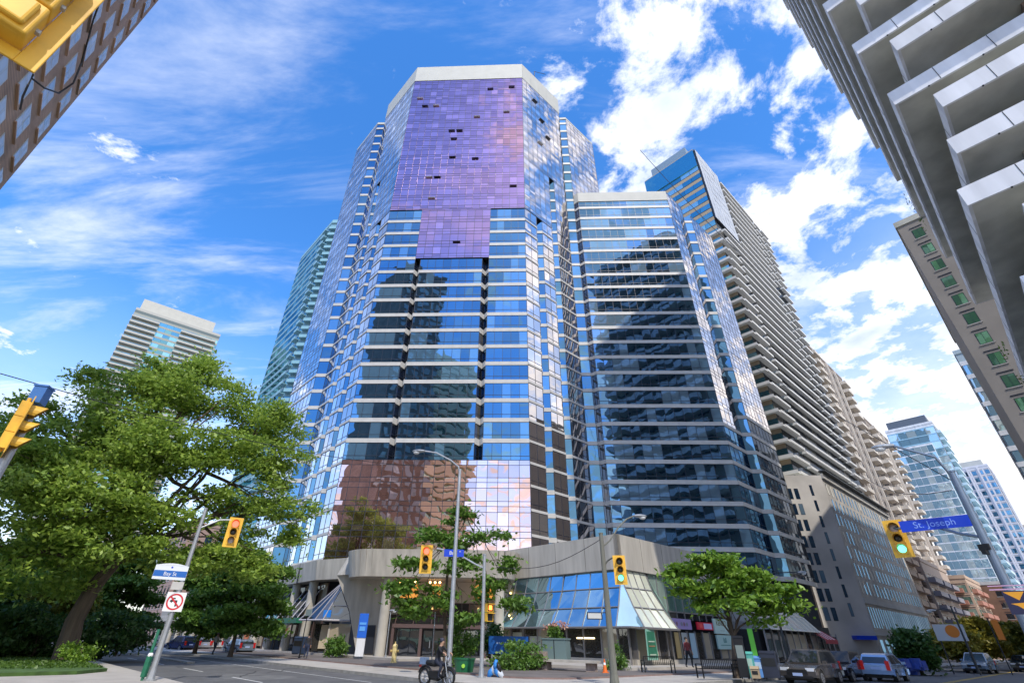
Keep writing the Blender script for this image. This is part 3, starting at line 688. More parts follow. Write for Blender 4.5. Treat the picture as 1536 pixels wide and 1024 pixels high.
    mb.face([(x,y,6.95) for x,y in arc]+[(-.4,57,6.95),(-17.6,57,6.95)],0);mb.face([(x,y,9.1) for x,y in arc]+[(-.4,57,9.1),(-17.6,57,9.1)],0);mb.build('curved_fascia',CONC,T)
    for x in(-12.9,-1.9): mb=MB();mb.cyl((x,52.2,ZP),(x,52.2,6.95),.46,20);mb.build('column',CONC_L,T)
    mb=MB();mb.hexa([(-1.9,54.2,ZP),(-.6,54.2,ZP),(-.6,56.5,ZP),(-1.9,56.5,ZP),(-2.6,54,7),(1.2,53.6,7),(1.2,56.5,7),(-2.6,56.5,7)]);mb.build('splayed_pier',CONC,T)
    # first floor wall behind with warm windows
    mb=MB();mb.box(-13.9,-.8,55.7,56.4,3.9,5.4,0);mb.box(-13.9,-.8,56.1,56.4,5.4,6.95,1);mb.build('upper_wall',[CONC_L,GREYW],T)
    amb=mat('amber_glow',(.5,.2,.04),.5,emit=(1,.42,.08),estr=.45);lit=mat('lamp_glow',(1,.6,.2),.5,emit=(1,.55,.18),estr=6)
    for x0,x1 in((-12.4,-10.6),(-9.2,-8.2),(-4.6,-2.6)): mb=MB();mb.box(x0,x1,56.0,56.09,5.0 if x0>-12 else 4.4,6.7,0);mb.box(x0+.8,x0+.86,55.96,56.0,4.4,6.7,1);mb.build('amber_window',[amb,MULL_BR],T)
    for x in(-12,-11.2,-10.5,-9,-8.5,-8.0,-4.2,-3.2,-2.8): mb=MB();mb.ball((x,53.6+.3*random.random(),6.7),.11,0,8);mb.build('ceiling_lamp',lit,T)
    # dark sloped entrance glazing
    mb=MB();xs=cols(-12.0,-3.2,1.75)
    for i in range(len(xs)-1):
        for z0,z1,y0,y1 in((3.0,3.75,53.2,53.75),(3.75,4.9,53.75,54.6)):
            mb.quad((xs[i]+.05,y0,z0+.05),(xs[i+1]-.05,y0,z0+.05),(xs[i+1]-.05,y1,z1-.03),(xs[i]+.05,y1,z1-.03),0)
    for x in xs: mb.tube([(x,53.2,3),(x,54.6,4.9)],.05,4,1)
    for z,y in((3.75,53.75),(4.9,54.6)): mb.tube([(-12,y,z),(-3.2,y,z)],.05,4,1)
    mb.box(-12.2,-3,53.0,53.3,2.7,3.02,1);mb.build('entrance_glazing',[G_DARK,MULL_BR],T)
    for x in(-12.1,-9.4,-6.0,-3.2): mb=MB();mb.box(x-.13,x+.13,53.05,53.3,ZP,2.7);mb.build('door_frame',MULL_BR,T)
    for x in(-8.9,-7.6): mb=MB();mb.box(x-.55,x+.55,53.6,53.66,ZP+.02,2.5,0);mb.box(x-.6,x-.52,53.55,53.68,ZP,2.6,1);mb.box(x+.35,x+.4,53.5,53.54,1.1,1.7,2);mb.build('glass_door',[G_DARK,MULL_BR,STEEL],T)
    for x0,x1 in((-11.8,-9.6),(-5.8,-3.4)): mb=MB();mb.box(x0,x1,53.6,53.65,ZP,2.6,0);mb.build('side_glass',[G_DARK],T)
    for i,(a,b) in enumerate(((-13.1,51.2),(-14.6,50.6))):
        pass
podium()
def pavilion():
    T=thing('corner_pavilion','corner shop pavilion with flared blue glass skirt under a blank concrete fascia','pavilion',(9,46,ZP))
    Cn=(8.5,44.5);Lp=(-1.5,54.5);Rp=(26.6,62.6)
    mb=MB();mb.prism([(8.5,46.3),(25.5,63.3),(20,72),(-2,60),(-.6,55.4)],ZP,7.2,0);mb.build('inner_wall',[mat('shop_dark',(.03,.03,.03),.8)],T)
    # fascia
    mb=MB();pts=[(-1.5,57.5),Lp,Cn,(26.0,62.0),(26.8,63.1),(26.6,65.5)];extr_band(mb,pts,7.1,9.85,.4,0,0.)
    mb.face([(x,y,7.15) for x,y in pts]+[(8,62,7.15)],0);mb.face([(x,y,9.7) for x,y in pts]+[(8,62,9.7)],0)
    for w in(W(Lp,Cn),W(Cn,(26,62))):
        a=.02
        while a<w.L-.3: w.box(mb,a,a+.03,7.1,9.85,-.01,.012,1);a+=3.5
    mb.build('fascia',[CONC,mat('joint',(.13,.12,.1),.9)],T)
    # flared skirt left: top line inset .25, bottom 1.5 out
    fr=mat('skirt_frame',(.25,.24,.24),.4,.4)
    w=W(Lp,Cn);L=w.L
    mb=MB();n=9;TZ=[7.1,5.7,4.25,2.85];OF=[-.25,.1,.75,1.55]
    botL0,botL1=-.6,L+.1
    def col(a,o,w=w): return a
    for i in range(n):
        for r in range(3):
            def A(t,r): # position along at row r
                top0,top1=0.1,L-.2;bo0,bo1=botL0,botL1
                k=(OF[r]+.25)/1.8;return (top0+(top1-top0)*t)*(1-k)+(bo0+(bo1-bo0)*t)*k
            t0,t1=i/n,(i+1)/n;P=w.pt;g=lambda:random.gauss(0,.012)
            mb.quad(P(A(t0,r+1)+.05,TZ[r+1]+.04,OF[r+1]+g()),P(A(t1,r+1)-.05,TZ[r+1]+.04,OF[r+1]+g()),P(A(t1,r)-.05,TZ[r]-.04,OF[r]+g()),P(A(t0,r)+.05,TZ[r]-.04,OF[r]+g()),0)
    for i in range(n+1):
        t=i/n;mb.tube([w.pt(A(t,r),TZ[r],OF[r]+.02) for r in range(4)],.055,5,1)
    for r in range(4): mb.tube([w.pt(A(0,r),TZ[r],OF[r]+.02),w.pt(A(1,r),TZ[r],OF[r]+.02)],.055,5,1)
    mb.build('flared_glazing',[G_SLOPE,fr],T)
    cl=[w.pt(A(1,r),TZ[r],OF[r]+.02) for r in range(4)]
    # right skirt
    w2=W(Cn,(26,62));n=4;LR=4.6
    def B(t,r):
        k=(OF[r]+.25)/1.8;return (.2+(LR-.2-.6)*t)*(1-k)+(.1+(LR+.4)*t)*k
    mb=MB()
    for i in range(n):
        for r in range(3):
            t0,t1=i/n,(i+1)/n;P=w2.pt;g=lambda:random.gauss(0,.012)
            mb.quad(P(B(t0,r+1)+.05,TZ[r+1]+.04,OF[r+1]+g()),P(B(t1,r+1)-.05,TZ[r+1]+.04,OF[r+1]+g()),P(B(t1,r)-.05,TZ[r]-.04,OF[r]+g()),P(B(t0,r)+.05,TZ[r]-.04,OF[r]+g()),0)
    for i in range(n+1): mb.tube([w2.pt(B(i/n,r),TZ[r],OF[r]+.02) for r in range(4)],.055,5,1)
    for r in range(4): mb.tube([w2.pt(B(0,r),TZ[r],OF[r]+.02),w2.pt(B(1,r),TZ[r],OF[r]+.02)],.055,5,1)
    glc=glass('glass_lime',(.85,.95,.85),(.62,.64,.52),.25,.06,.5,(.75,.76,.62),.6);mb.build('flared_glazing',[glc,fr],T)
    cr=[w2.pt(B(0,r),TZ[r],OF[r]+.02) for r in range(4)]
    mb=MB()
    for r in range(3): mb.quad(cl[r+1],cr[r+1],cr[r],cl[r],0)
    mb.build('corner_pane',[G_SKY],T)
    # side cheek of right skirt and upper glazing further right
    mb=MB();P=w2.pt;mb.face([P(B(1,3),TZ[3],OF[3]),P(B(1,3),TZ[3],-.4),P(B(1,0),TZ[0],-.4),P(B(1,0),TZ[0],OF[0])],0)
    xs=cols(4.4,18.0,1.35)
    for i in range(len(xs)-1):
        w2.pane(mb,xs[i]+.04,xs[i+1]-.04,4.3,7.1,-.3,0);w2.pane(mb,xs[i]+.04,xs[i+1]-.04,3.75,4.25,-.3,2)
    for x in xs: w2.box(mb,x-.04,x+.04,3.7,7.1,-.32,-.2,1)
    w2.box(mb,4.4,18.5,4.24,4.34,-.32,-.2,1);mb.build('upper_glazing',[G_GRN,fr,G_DARK],T)
    # shopfront left (below skirt) and right
    mb=MB();xs=[-.4,1.6,3.2,5.0,6.6,8.4,10.2,12.0,13.6,14.6]
    for i in range(len(xs)-1): w.pane(mb,xs[i]+.06,xs[i+1]-.06,ZP+.35,2.8,.5,0,.002)
    for x in xs: w.box(mb,x-.06,x+.06,ZP,2.85,.45,.6,1)
    w.box(mb,-.4,14.6,ZP,ZP+.35,.3,.62,2);w.box(mb,-.8,15.6,2.78,2.9,.4,1.6,1);mb.build('shopfront',[G_SHOP,fr,CONC],T)
    mb=MB();w.box(mb,4.0,5.4,.9,2.2,.52,.55,0);w.box(mb,6.9,7.2,.8,2.0,.52,.56,1);w.box(mb,8.0,8.18,.7,2.1,.6,.66,2);w.box(mb,9.5,11.3,2.05,2.15,.52,.58,3);w.box(mb,1.8,3,1.6,2.5,.52,.55,0);mb.build('window_display',[mat('poster_pale',(.35,.38,.33),.6),mat('poster_red',(.3,.03,.04),.6),mat('poster_lime',(.6,.75,.1),.5),mat('tube_lamp',(1,.9,.6),.5,emit=(1,.8,.45),estr=2.5)],T)
    mb=MB();xs=[.3,2.0,3.4,4.8,6.4,7.8,9.2,10.6,12.,13.4,15,16.6,18]
    for i in range(len(xs)-1): w2.pane(mb,xs[i]+.05,xs[i+1]-.05,ZP+.35,2.75,.5 if i<3 else .0,0,.002)
    for i,x in enumerate(xs): w2.box(mb,x-.06,x+.06,ZP,2.85,-.05,.6 if i<4 else .1,1)
    w2.box(mb,0,5,ZP,ZP+.35,.2,.62,2);w2.box(mb,5,18.4,ZP,ZP+.3,-.2,.12,2);w2.box(mb,-.3,5.4,2.75,2.9,.3,1.6,1);mb.build('shopfront',[G_SHOP,fr,CONC],T)
    for a,c in((7.0,'poster_warm'),(9.6,'poster_sky'),(8.2,'poster_grey')):
        mb=MB();w2.box(mb,a,a+1.0,.8,2.7,.02,.05,0);mb.build('window_display',[{'poster_warm':mat('poster_warm',(.5,.36,.15),.6),'poster_sky':mat('poster_sky',(.35,.5,.58),.6),'poster_grey':mat('poster_grey',(.42,.46,.46),.6)}[c]],T)
    # green poster panel at the corner
    mb=MB();w.box(mb,0,1,0,1,0,1) if False else None
    P=w2.pt;mb.hexa([P(.0,.75,1.62),P(1.75,.75,1.42),P(1.75,.75,1.36),P(0,.75,1.56),P(.1,2.75,1.62),P(1.6,2.75,1.42),P(1.6,2.75,1.36),P(.1,2.75,1.56)],0)
    mb.hexa([P(.12,.9,1.64),P(1.6,.9,1.46),P(1.6,.9,1.44),P(.12,.9,1.6),P(.2,2.6,1.64),P(1.5,2.6,1.46),P(1.5,2.6,1.44),P(.2,2.6,1.6)],1)
    for z,mi in((1.9,2),(1.6,3),(1.05,2)): 
        mb.hexa([P(.25,z,1.665),P(1.35,z,1.5),P(1.35,z,1.48),P(.25,z,1.64),P(.25,z+.08,1.665),P(1.35,z+.08,1.5),P(1.35,z+.08,1.48),P(.25,z+.08,1.64)],mi)
    mb.build('poster_panel',[mat('pale_green_frame',(.25,.5,.4),.5),GREENP,mat('poster_cream',(.45,.55,.45),.6),mat('poster_rust',(.3,.17,.08),.6)],T)
    # shop signs
    def sign(a0,a1,z0,z1,o,c,name='shop_sign'):
        mb=MB();w2.box(mb,a0,a1,z0,z1,o,o+.14,0);x=mb.build(name,[c],T);return x
    s=sign(5.0,9.9,2.95,3.75,.1,mat('lilac_sign',(.36,.27,.55),.5));mb=MB()
    for i,(a,c) in enumerate(((5.3,0),(6.3,1),(6.85,2),(7.35,2),(8.15,3),(8.6,2),(9.1,3))):
        mm=MB();p=Vector(w2.pt(a,3.35,.26));r=.16
        for k in range(10):
            t0,t1=k*.628,(k+1)*.628;u=w2.u;q=lambda t,rr:tuple(p+u*rr*math.cos(t)+Vector((0,0,rr*math.sin(t))))
            mb.quad(q(t0,r*.5),q(t1,r*.5),q(t1,r),q(t0,r),c)
        mb.hexa([tuple(p+u*d+Vector((0,0,e))+w2.n*f) for d,e,f in((-.1,-.03,0),(.1,-.03,0),(.1,-.03,-.02),(-.1,-.03,-.02),(-.1,.03,0),(.1,.03,0),(.1,.03,-.02),(-.1,.03,-.02))],c)
    x=mb.build('sign_glyphs',[mat('g_pink',(.8,.3,.5),.5),mat('g_blue',(.05,.15,.8),.5),mat('g_brown',(.25,.12,.12),.5),mat('g_grey',(.2,.25,.25),.5)],T)
    sign(11.0,14.0,3.0,3.6,.1,mat('red_sign',(.65,.02,.05),.4));mb=MB();w2.box(mb,12.2,13.7,3.08,3.52,.245,.26,0);w2.box(mb,11.4,11.9,3.12,3.48,.245,.255,1);mb.build('sign_glyphs',[mat('g_lav',(.6,.55,.8),.5),mat('g_red2',(.8,.1,.1),.5)],T)
    s=sign(14.2,17.2,2.75,4.0,.15,mat('mint_sign',(.50,.66,.60),.5))
    Rm=Matrix((( w2.u.x,0,w2.n.x,0),(w2.u.y,0,w2.n.y,0),(0,1,0,0),(0,0,0,1)))
    o=T['_o']
    def txt(t,size,a,z,off,m):
        p=Vector(w2.pt(a,z,off))-Vector(o);font(t,size,'sign_lettering',m,T,Matrix.Translation(p)@Rm)
    txt('KENZO',.62,15.7,3.62,.3,mat('dark_letter',(.16,.12,.02),.5));txt('ラーメン' if False else '- - - -',.4,15.7,3.05,.3,BLK)
    sign(14.3,17.3,1.5,2.65,.15,mat('mint_sign2',(.42,.60,.56),.5));mb=MB();w2.box(mb,15.5,16.1,2.05,2.1,.3,.31);w2.box(mb,15.5,15.56,2.1,2.45,.3,.31);w2.box(mb,16.04,16.1,2.1,2.45,.3,.31);w2.box(mb,15.7,15.76,2.1,2.35,.3,.31);w2.box(mb,15.88,15.94,2.1,2.4,.3,.31);w2.box(mb,14.8,16.8,1.8,1.85,.3,.31);mb.build('sign_glyphs',[mat('teal_letter',(.03,.2,.18),.5)],T)
    sign(17.5,19.4,2.0,2.75,.1,BLK);mb=MB();w2.box(mb,17.8,19,2.5,2.56,.245,.26);w2.box(mb,17.7,19.1,2.3,2.35,.245,.26);w2.box(mb,17.9,19.2,2.1,2.15,.245,.26);mb.build('sign_glyphs',[PAINTY],T)
pavilion()
def glass_lean():
    p0,p1=58.5,72.5
    T=thing('glass_lean_to','long sloping glass shop roof with pale ribs and a red awning right of the pavilion','shop',PQ(65,-26,ZP))
    q0,q1=-26.3,-22.6
    corepoly(T,[PQ(p0,-27)[:2],PQ(p0,-24.0)[:2],PQ(p1+8,-24.0)[:2],PQ(p1+8,-34)[:2],PQ(p0,-34)[:2]][::-1],ZP,4.0,mat('shop_dark',(.03,.03,.03),.8))
    mb=MB();n=9
    def S(t,k): # t along, k 0 bottom 1 top
        return (*PQ(p0+(p1-p0)*t,q1+(q0-.6-q1)*k)[:2],3.3+(7.9-3.3)*k)
    for i in range(n):
        for j in range(3):
            mb.quad(S(i/n+.008,j/3+.01),S((i+1)/n-.008,j/3+.01),S((i+1)/n-.008,(j+1)/3-.01),S(i/n+.008,(j+1)/3-.01),0)
    for i in range(n+1): mb.tube([S(i/n,0),S(i/n,1)],.07,4,1)
    for j in range(4): mb.tube([S(0,j/3),S(1,j/3)],.06,4,1)
    mb.build('sloped_glazing',[glass('glass_lean',(.85,.9,.85),(.6,.58,.5),.35,.06,.5,(.7,.6,.5),.55),mat('cream_rib',(.6,.55,.45),.5)],T)
    mb=MB();mb.face([S(0,0),(*PQ(p0,-27)[:2],3.3),S(0,1)],0);mb.face([S(1,0),S(1,1),(*PQ(p1,-27)[:2],3.3)],0);mb.build('gable',[GREYW2],T)
    w=W(PQ(p0,-23.4),PQ(p1+8,-23.4));w=w if w.n.dot(Vector((S2,-S2,0)))>0 else W(PQ(p1+8,-23.4),PQ(p0,-23.4))
    mb=MB();xs=cols(0,w.L,1.8)
    for i in range(len(xs)-1): w.pane(mb,xs[i]+.06,xs[i+1]-.06,ZP+.1,3.0,0,0)
    for x in xs: w.box(mb,x-.06,x+.06,ZP-.2,3.3,-.05,.1,1)
    mb.build('shopfront',[G_SHOP,mat('skirt_frame2',(.3,.28,.27),.5)],T)
    mb=MB();a=PQ(p1-1.2,-21.9);b=PQ(p1+3,-21.9);c=PQ(p1+3,-23.3);d=PQ(p1-1.2,-23.3)
    mb.quad((*a[:2],2.6),(*b[:2],2.6),(*c[:2],3.5),(*d[:2],3.5),0);mb.quad((*a[:2],2.2),(*b[:2],2.2),(*b[:2],2.6),(*a[:2],2.6),0)
    for t in(.25,.5,.75):
        e=[a[k]+(b[k]-a[k])*t for k in(0,1)];f=[d[k]+(c[k]-d[k])*t for k in(0,1)]
        mb.tube([(*e,2.62),(*f,3.52)],.03,4,1)
    mb.build('awning',[mat('awning_red',(.33,.04,.05),.8),WHT],T)
glass_lean()
# ------------------------------------------------------------------ GROUND
mb=MB();mb.quad((-900,-500,-.02),(900,-500,-.02),(900,1300,-.02),(-900,1300,-.02));struct('ground',mb,SOIL)
def sheet(pts,z): m=MB();m.face([(*PQ(p,q)[:2],z) for p,q in pts]);return m
m=MB();m.face([(*PQ(p,q)[:2],0) for p,q in((6.5,-260),(6.5,-15),(-80,-15),(-80,-1),(600,-1),(600,-15),(16.5,-15),(16.5,-260))][::-1]);
# split concave polygon in rectangles
m=MB()
for a,b,c,d in((6.5,16.5,-300,-15),(-80,600,-15,-1),(6.5,16.5,-1,120)): m.face([(*PQ(a,c)[:2],0),(*PQ(b,c)[:2],0),(*PQ(b,d)[:2],0),(*PQ(a,d)[:2],0)])
struct('road',m,ASPH)
def arcpts(cx,cy,r,a0,a1,n=8): return [(cx+r*math.cos(rad(a0+(a1-a0)*i/n)),cy+r*math.sin(rad(a0+(a1-a0)*i/n))) for i in range(n+1)]
def pad(name,pq,z,m,kerb=True):
    pts=[PQ(p,q)[:2] for p,q in pq];a=sum(pts[i][0]*pts[(i+1)%len(pts)][1]-pts[(i+1)%len(pts)][0]*pts[i][1] for i in range(len(pts)))
    if a<0: pts=pts[::-1]
    b=MB();b.prism(pts,-.01,z,1 if kerb else 0,0);return struct(name,b,[m,KERB])
# block with towers: corner rounded at (16.5,-15)
R=5.5
pad('sidewalk',[(16.5,-300)]+arcpts(16.5+R,-15-R,R,180,90)[0:]+[(600,-15),(600,-80),(80,-300)],.15,SIDE)
# paver plaza on top
pts=[(20.5,-300)]+arcpts(20.5+3.5,-19.2-3.5,3.5,180,90)+[(150,-19.2),(150,-60),(60,-200)]
pts=[PQ(p,q)[:2] for p,q in pts];b=MB();b.prism(pts[::-1],.1,.23,0);struct('plaza_paving',b,PAVE)
b=MB()
for poly in ([(31,-28.5),(33,-22.4),(60,-21.6),(60,-40),(31,-40)],[(26,-95),(26,-40),(45,-40),(45,-95)]):
    b.prism([PQ(p,q)[:2] for p,q in poly][::-1],.2,ZP,0)
struct('raised_terrace',b,SIDE)
# left near block, with lawn
pad('sidewalk',[(6.5,-300)]+arcpts(6.5-5,-15.5-5,5,0,90)+[(-80,-15.5),(-80,-300)],.15,SIDE)
m=MB();m.prism([PQ(p,q)[:2] for p,q in((5.2,-33.5),(5.2,-70),(-9,-70),(-9,-33.5),(1,-31),(3.8,-31.5))],.1,.28);o=struct('lawn',m,GRASSM);LAWN=True
pad('sidewalk',[(16.5,120),(16.5,4)]+arcpts(21.5,4,5,180,270)[1:]+[(600,-1),(600,120)],.15,SIDE)
pad('sidewalk',[(6.5,120),(6.5,3),(2.5,-.9),(-80,-.9),(-80,120)],.15,SIDE)
b=MB();b.prism([PQ(p,q)[:2] for p,q in((11.6,-100),(11.6,-45),(12.1,-45),(12.1,-100))],0,.12);b.prism([PQ(p,q)[:2] for p,q in((43,-15.2),(43,-13.2),(46,-12.6),(60,-12.6),(60,-15.2))][::-1],0,.13) if False else None
struct('median_kerb',b,KERB)
# markings
b=MB();z=.004
def rect(p0,p1,q0,q1,mi=0): b.face([(*PQ(p0,q0)[:2],z),(*PQ(p1,q0)[:2],z),(*PQ(p1,q1)[:2],z),(*PQ(p0,q1)[:2],z)],mi)
for k in range(12): rect(9.9,10.02,-30-k*9,-26-k*9)
for k in range(20): rect(24+k*9,27.5+k*9,-11.6,-11.48)
for k in range(20): rect(24+k*9,27.5+k*9,-4.6,-4.48)
rect(20,300,-8.2,-8.1,1);rect(20,300,-8.0,-7.9,1)
rect(6.8,16.2,-21.2,-20.9);rect(6.8,16.2,-18.2,-17.9);rect(19,19.3,-14.6,-1.4);rect(16.6,16.9,-14.6,-1.4);rect(21,21.5,-8,-1.4)
rect(14.2,14.3,-120,-24)
rect(5.9,6.35,-27,-20,1)
struct('road_markings',b,[PAINTW,PAINTY])
b=MB();z=.002
for p,q,r in((11,-30,1.7),(14,-44,2.4),(28,-9,2.2),(41,-11,1.6),(9,-58,3)):
    P=[(*PQ(p+r*math.cos(t)*(1+.2*math.sin(3*t)),q+r*1.4*math.sin(t))[:2],z) for t in [i*.5236 for i in range(12)]];b.face(P)
struct('road_patches',b,ASPH2)
b=MB();rs_=random.Random(5)
for k in range(26):
    p,q=rs_.uniform(7,16),rs_.uniform(-80,-16)
    if k%2: p,q=rs_.uniform(17,90),rs_.uniform(-14,-2)
    a=rs_.random()*6.28;L_=rs_.uniform(2,7);P=[]
    for j in range(7): P.append((p,q));a+=rs_.uniform(-.5,.5);p+=math.cos(a)*L_/6;q+=math.sin(a)*L_/6
    for j in range(6):
        (p0,q0),(p1,q1)=P[j],P[j+1];n_=Vector((q0-q1,p1-p0)).normalized()*.035
        b.face([(*PQ(p0+n_.x,q0+n_.y)[:2],.006),(*PQ(p0-n_.x,q0-n_.y)[:2],.006),(*PQ(p1-n_.x,q1-n_.y)[:2],.006),(*PQ(p1+n_.x,q1+n_.y)[:2],.006)])
struct('road_tar_seams',b,mat('tar',(.03,.03,.03),.6))
for i,(p,q,l) in enumerate(((12.5,-24,'round iron manhole cover on the left street before the crossing'),(26,-10.5,'round iron manhole cover on the right street before the parked cars'))):
    x,y,_=PQ(p,q);T=thing('manhole_cover',l,'manhole cover',(x,y,0));b=MB();b.cyl((x,y,.001),(x,y,.012),.38,20);b.cyl((x,y,.012),(x,y,.016),.3,20);b.build('lid',STEELD,T)
# kerbside grit, hedge
# ------------------------------------------------------------------ TREES
def leaf_mesh(name,pts,size,m,parent,flat=.35,seed=0,asp=.5):
    rs=np.random.RandomState(seed);N=len(pts);pts=np.array(pts)
    nrm=rs.normal(size=(N,3));nrm[:,2]+=2.2*(1-flat);nrm/=np.linalg.norm(nrm,axis=1)[:,None]
    a=rs.normal(size=(N,3));a-=nrm*(a*nrm).sum(1)[:,None];a/=np.linalg.norm(a,axis=1)[:,None];b=np.cross(nrm,a)
    s=size*(.6+.8*rs.rand(N))[:,None]
    V=np.stack([pts-a*s,pts+b*s*asp-nrm*s*.12,pts+a*s,pts-b*s*asp-nrm*s*.12],1)
    o=parent.get('_o') if parent else None
    if o is not None: V=V-np.array(list(o))
    me=bpy.data.meshes.new(name);me.vertices.add(4*N);me.vertices.foreach_set('co',V.reshape(-1));me.loops.add(4*N);me.loops.foreach_set('vertex_index',np.arange(4*N,dtype=np.int32))
    me.polygons.add(N);me.polygons.foreach_set('loop_start',np.arange(0,4*N,4,dtype=np.int32));me.polygons.foreach_set('loop_total',np.full(N,4,dtype=np.int32))
    me.materials.append(m);at=me.attributes.new('rnd','FLOAT','FACE');at.data.foreach_set('value',rs.rand(N).astype(np.float32)*.6+leaf_mesh.tone)
    me.update(calc_edges=True);ob=bpy.data.objects.new(name,me);COL.objects.link(ob)
    if parent: ob.parent=parent
    return ob
leaf_mesh.tone=.2
def sprays(clusters,per,seed,flat=True,nl=9,sr=.55):
    """clusters: (x,y,z,rx,ry,rz,weight). returns leaf points grouped in flat sprays, with gaps"""
    rs=np.random.RandomState(seed);out=[];tips=[]
    for (x,y,z,rx,ry,rz,wt) in clusters:
        n=int(per*wt)
        ns=max(5,n//22);D=rs.normal(size=(ns,3));D/=np.linalg.norm(D,axis=1)[:,None];SC=D*(rs.rand(ns)**.4)[:,None]
        for i in range(n):
            d=SC[i%ns]+rs.normal(size=3)*np.array((.15,.15,.10))
            c=np.array((x,y,z))+d*np.array((rx,ry,rz))
            tips.append(c);tl=rs.normal(size=2)*.25
            k=nl+rs.randint(-3,4)
            e=rs.normal(size=(k,3))*np.array((sr,sr,sr*.22 if flat else sr*.6));e[:,2]+=e[:,0]*tl[0]+e[:,1]*tl[1]-.12*(e[:,0]**2+e[:,1]**2)
            out.append(c+e)
    return np.concatenate(out),tips
def limb(mb,a,b,r0,r1,seed,n=6,wob=.06):
    rs=random.Random(seed);a,b=Vector(a),Vector(b);d=b-a;L=d.length;pts=[];rr=[]
    for i in range(n+1):
        t=i/n;p=a+d*t+Vector((0,0,math.sin(t*math.pi)*L*.07))
        if 0<i<n: p+=Vector((rs.gauss(0,1),rs.gauss(0,1),rs.gauss(0,1)))*L*wob*.4
        pts.append(p);rr.append(r0+(r1-r0)*t**.8)
    mb.tube(pts,rr,7);return pts
def tree(name,label,base,trunk,clusters,per,lsize,m,seed,group=None,cat='tree',tr=.4,nl=9,sr=.55,twigs=2,flat=.4,tone=.2):
    T=thing(name,label,cat,base,0,group);mb=MB();rs=random.Random(seed)
    pts=[Vector(base)+Vector(p) for p in trunk];n=len(pts)
    mb.tube([pts[0]-Vector((0,0,.3))]+pts,[tr*1.45,tr*1.15]+[tr*(1-.55*i/(n-1)) for i in range(1,n)],10)
    for i,c in enumerate(clusters):
        cc=Vector(c[:3]);j=min(n-1,max(1,int(n*.45+rs.random()*n*.5)));st=pts[j]
        if (cc-st).length<.5: continue
        P=limb(mb,st,cc,tr*.38,tr*.08,seed+i)
        for k in range(twigs):
            q=P[rs.randint(2,len(P)-1)];e=cc+Vector((rs.uniform(-1,1)*c[3],rs.uniform(-1,1)*c[4],rs.uniform(-.6,.8)*c[5]))
            limb(mb,q,e,tr*.13,tr*.03,seed+i*7+k,4)
    mb.build('trunk',BARK,T)
    L,_=sprays(clusters,per,seed,True,nl,sr);leaf_mesh.tone=tone
    leaf_mesh('crown',L,lsize,m,T,flat,seed);return T
LFA=leafmat('leaf_locust',(.08,.19,.035),(.44,.58,.09),.45)
LFB=leafmat('leaf_mid',(.04,.12,.02),(.20,.34,.05))
LFD=leafmat('leaf_dark',(.02,.06,.014),(.08,.17,.03))
rs_=np.random.RandomState(4);gp_=[]
while len(gp_)<26000:
    p,q=rs_.uniform(-9,5.1),rs_.uniform(-70,-33.2)
    if q>-33.9 and p>1: continue
    gp_.append((*PQ(p,q)[:2],.30+.05*rs_.rand()))
leaf_mesh.tone=.1;o=leaf_mesh('grass',gp_,.075,leafmat('grass_blade',(.05,.11,.015),(.16,.26,.04)),None,1.6,8);tag(o,'short uneven green grass covering the left lawn by the hedge','grass',kind='stuff')
LFY=leafmat('leaf_yellow',(.16,.19,.02),(.52,.40,.06),.45)
LFN=leafmat('leaf_bright',(.08,.2,.02),(.34,.50,.06))
def at(px,py,R):
    """world point seen at that spot of the photo, R metres away horizontally"""
    a=(px-744)/F_;b=(512-py)/F_;d=fw+rt*a+up*b;h=math.hypot(d.x,d.y);return (d.x/h*R,d.y/h*R,HC+d.z/h*R)
def cl(px,py,R,rx,rz,w=1,ry=None): x,y,z=at(px,py,R);return (x,y,z,rx,ry or rx,rz,w)
def ground(R,az,z=.15): return (R*math.sin(rad(az)),R*math.cos(rad(az)),z)
# big honey locust on the left
b=at(97,985,43);b=(b[0],b[1],.26)
def rel(base,pts): return [tuple(Vector(p)-Vector(base)) for p in pts]
tp=[b,at(112,930,43),at(140,880,43),at(170,845,42.5),at(190,800,42.5),at(205,745,42.5),at(225,690,42.5)]
CLS=[(250,590,43,3.5,1.6,1.2),(330,600,42,3.6,1.5,1.1),(185,620,43,3.,1.5,1),(290,560,44,2.4,1.1,.8),(230,560,44,2.,1.,.5),(395,640,42,2.8,1.8,1.2),(420,690,42,2.2,1.6,.65),(350,680,41,3.4,1.7,1.2),(270,670,40,3.4,1.6,1.3),(200,690,41,3.2,1.6,1.1),(130,660,43,3.2,1.5,1),(80,690,42,3.2,1.6,1),(30,720,41,3.4,1.8,1.2),(120,740,40,3.2,1.6,1.2),(200,760,40,3.6,1.5,1.1),(60,790,41,3.4,1.7,1.2),(140,810,41,3.2,1.4,.9),(10,840,42,3,2,1),(420,750,42,2.1,1.7,.45),(445,790,43,1.2,1.2,.35),(370,760,42,2.4,1.4,.4),(300,740,41,2.6,1.2,.35),(250,830,41,2.6,1,.7),(320,840,42,2.6,1.2,.8),(380,850,43,2,1.2,.6),(90,860,44,3,1.4,.8),(20,640,44,2.6,1.4,.7),(60,615,45,1.6,.9,.3),(310,545,45,1.,.7,.12),(160,575,44,1.6,.9,.3),(345,800,42,2,1,.4),(460,760,43,.9,.8,.12)]
tree('locust_tree','big spreading honey locust with leaning trunk filling the left side of the picture',b,rel(b,tp),[cl(*c) for c in CLS],360,.155,LFA,3,tr=.55,nl=11,sr=.48,twigs=3,tone=.28)
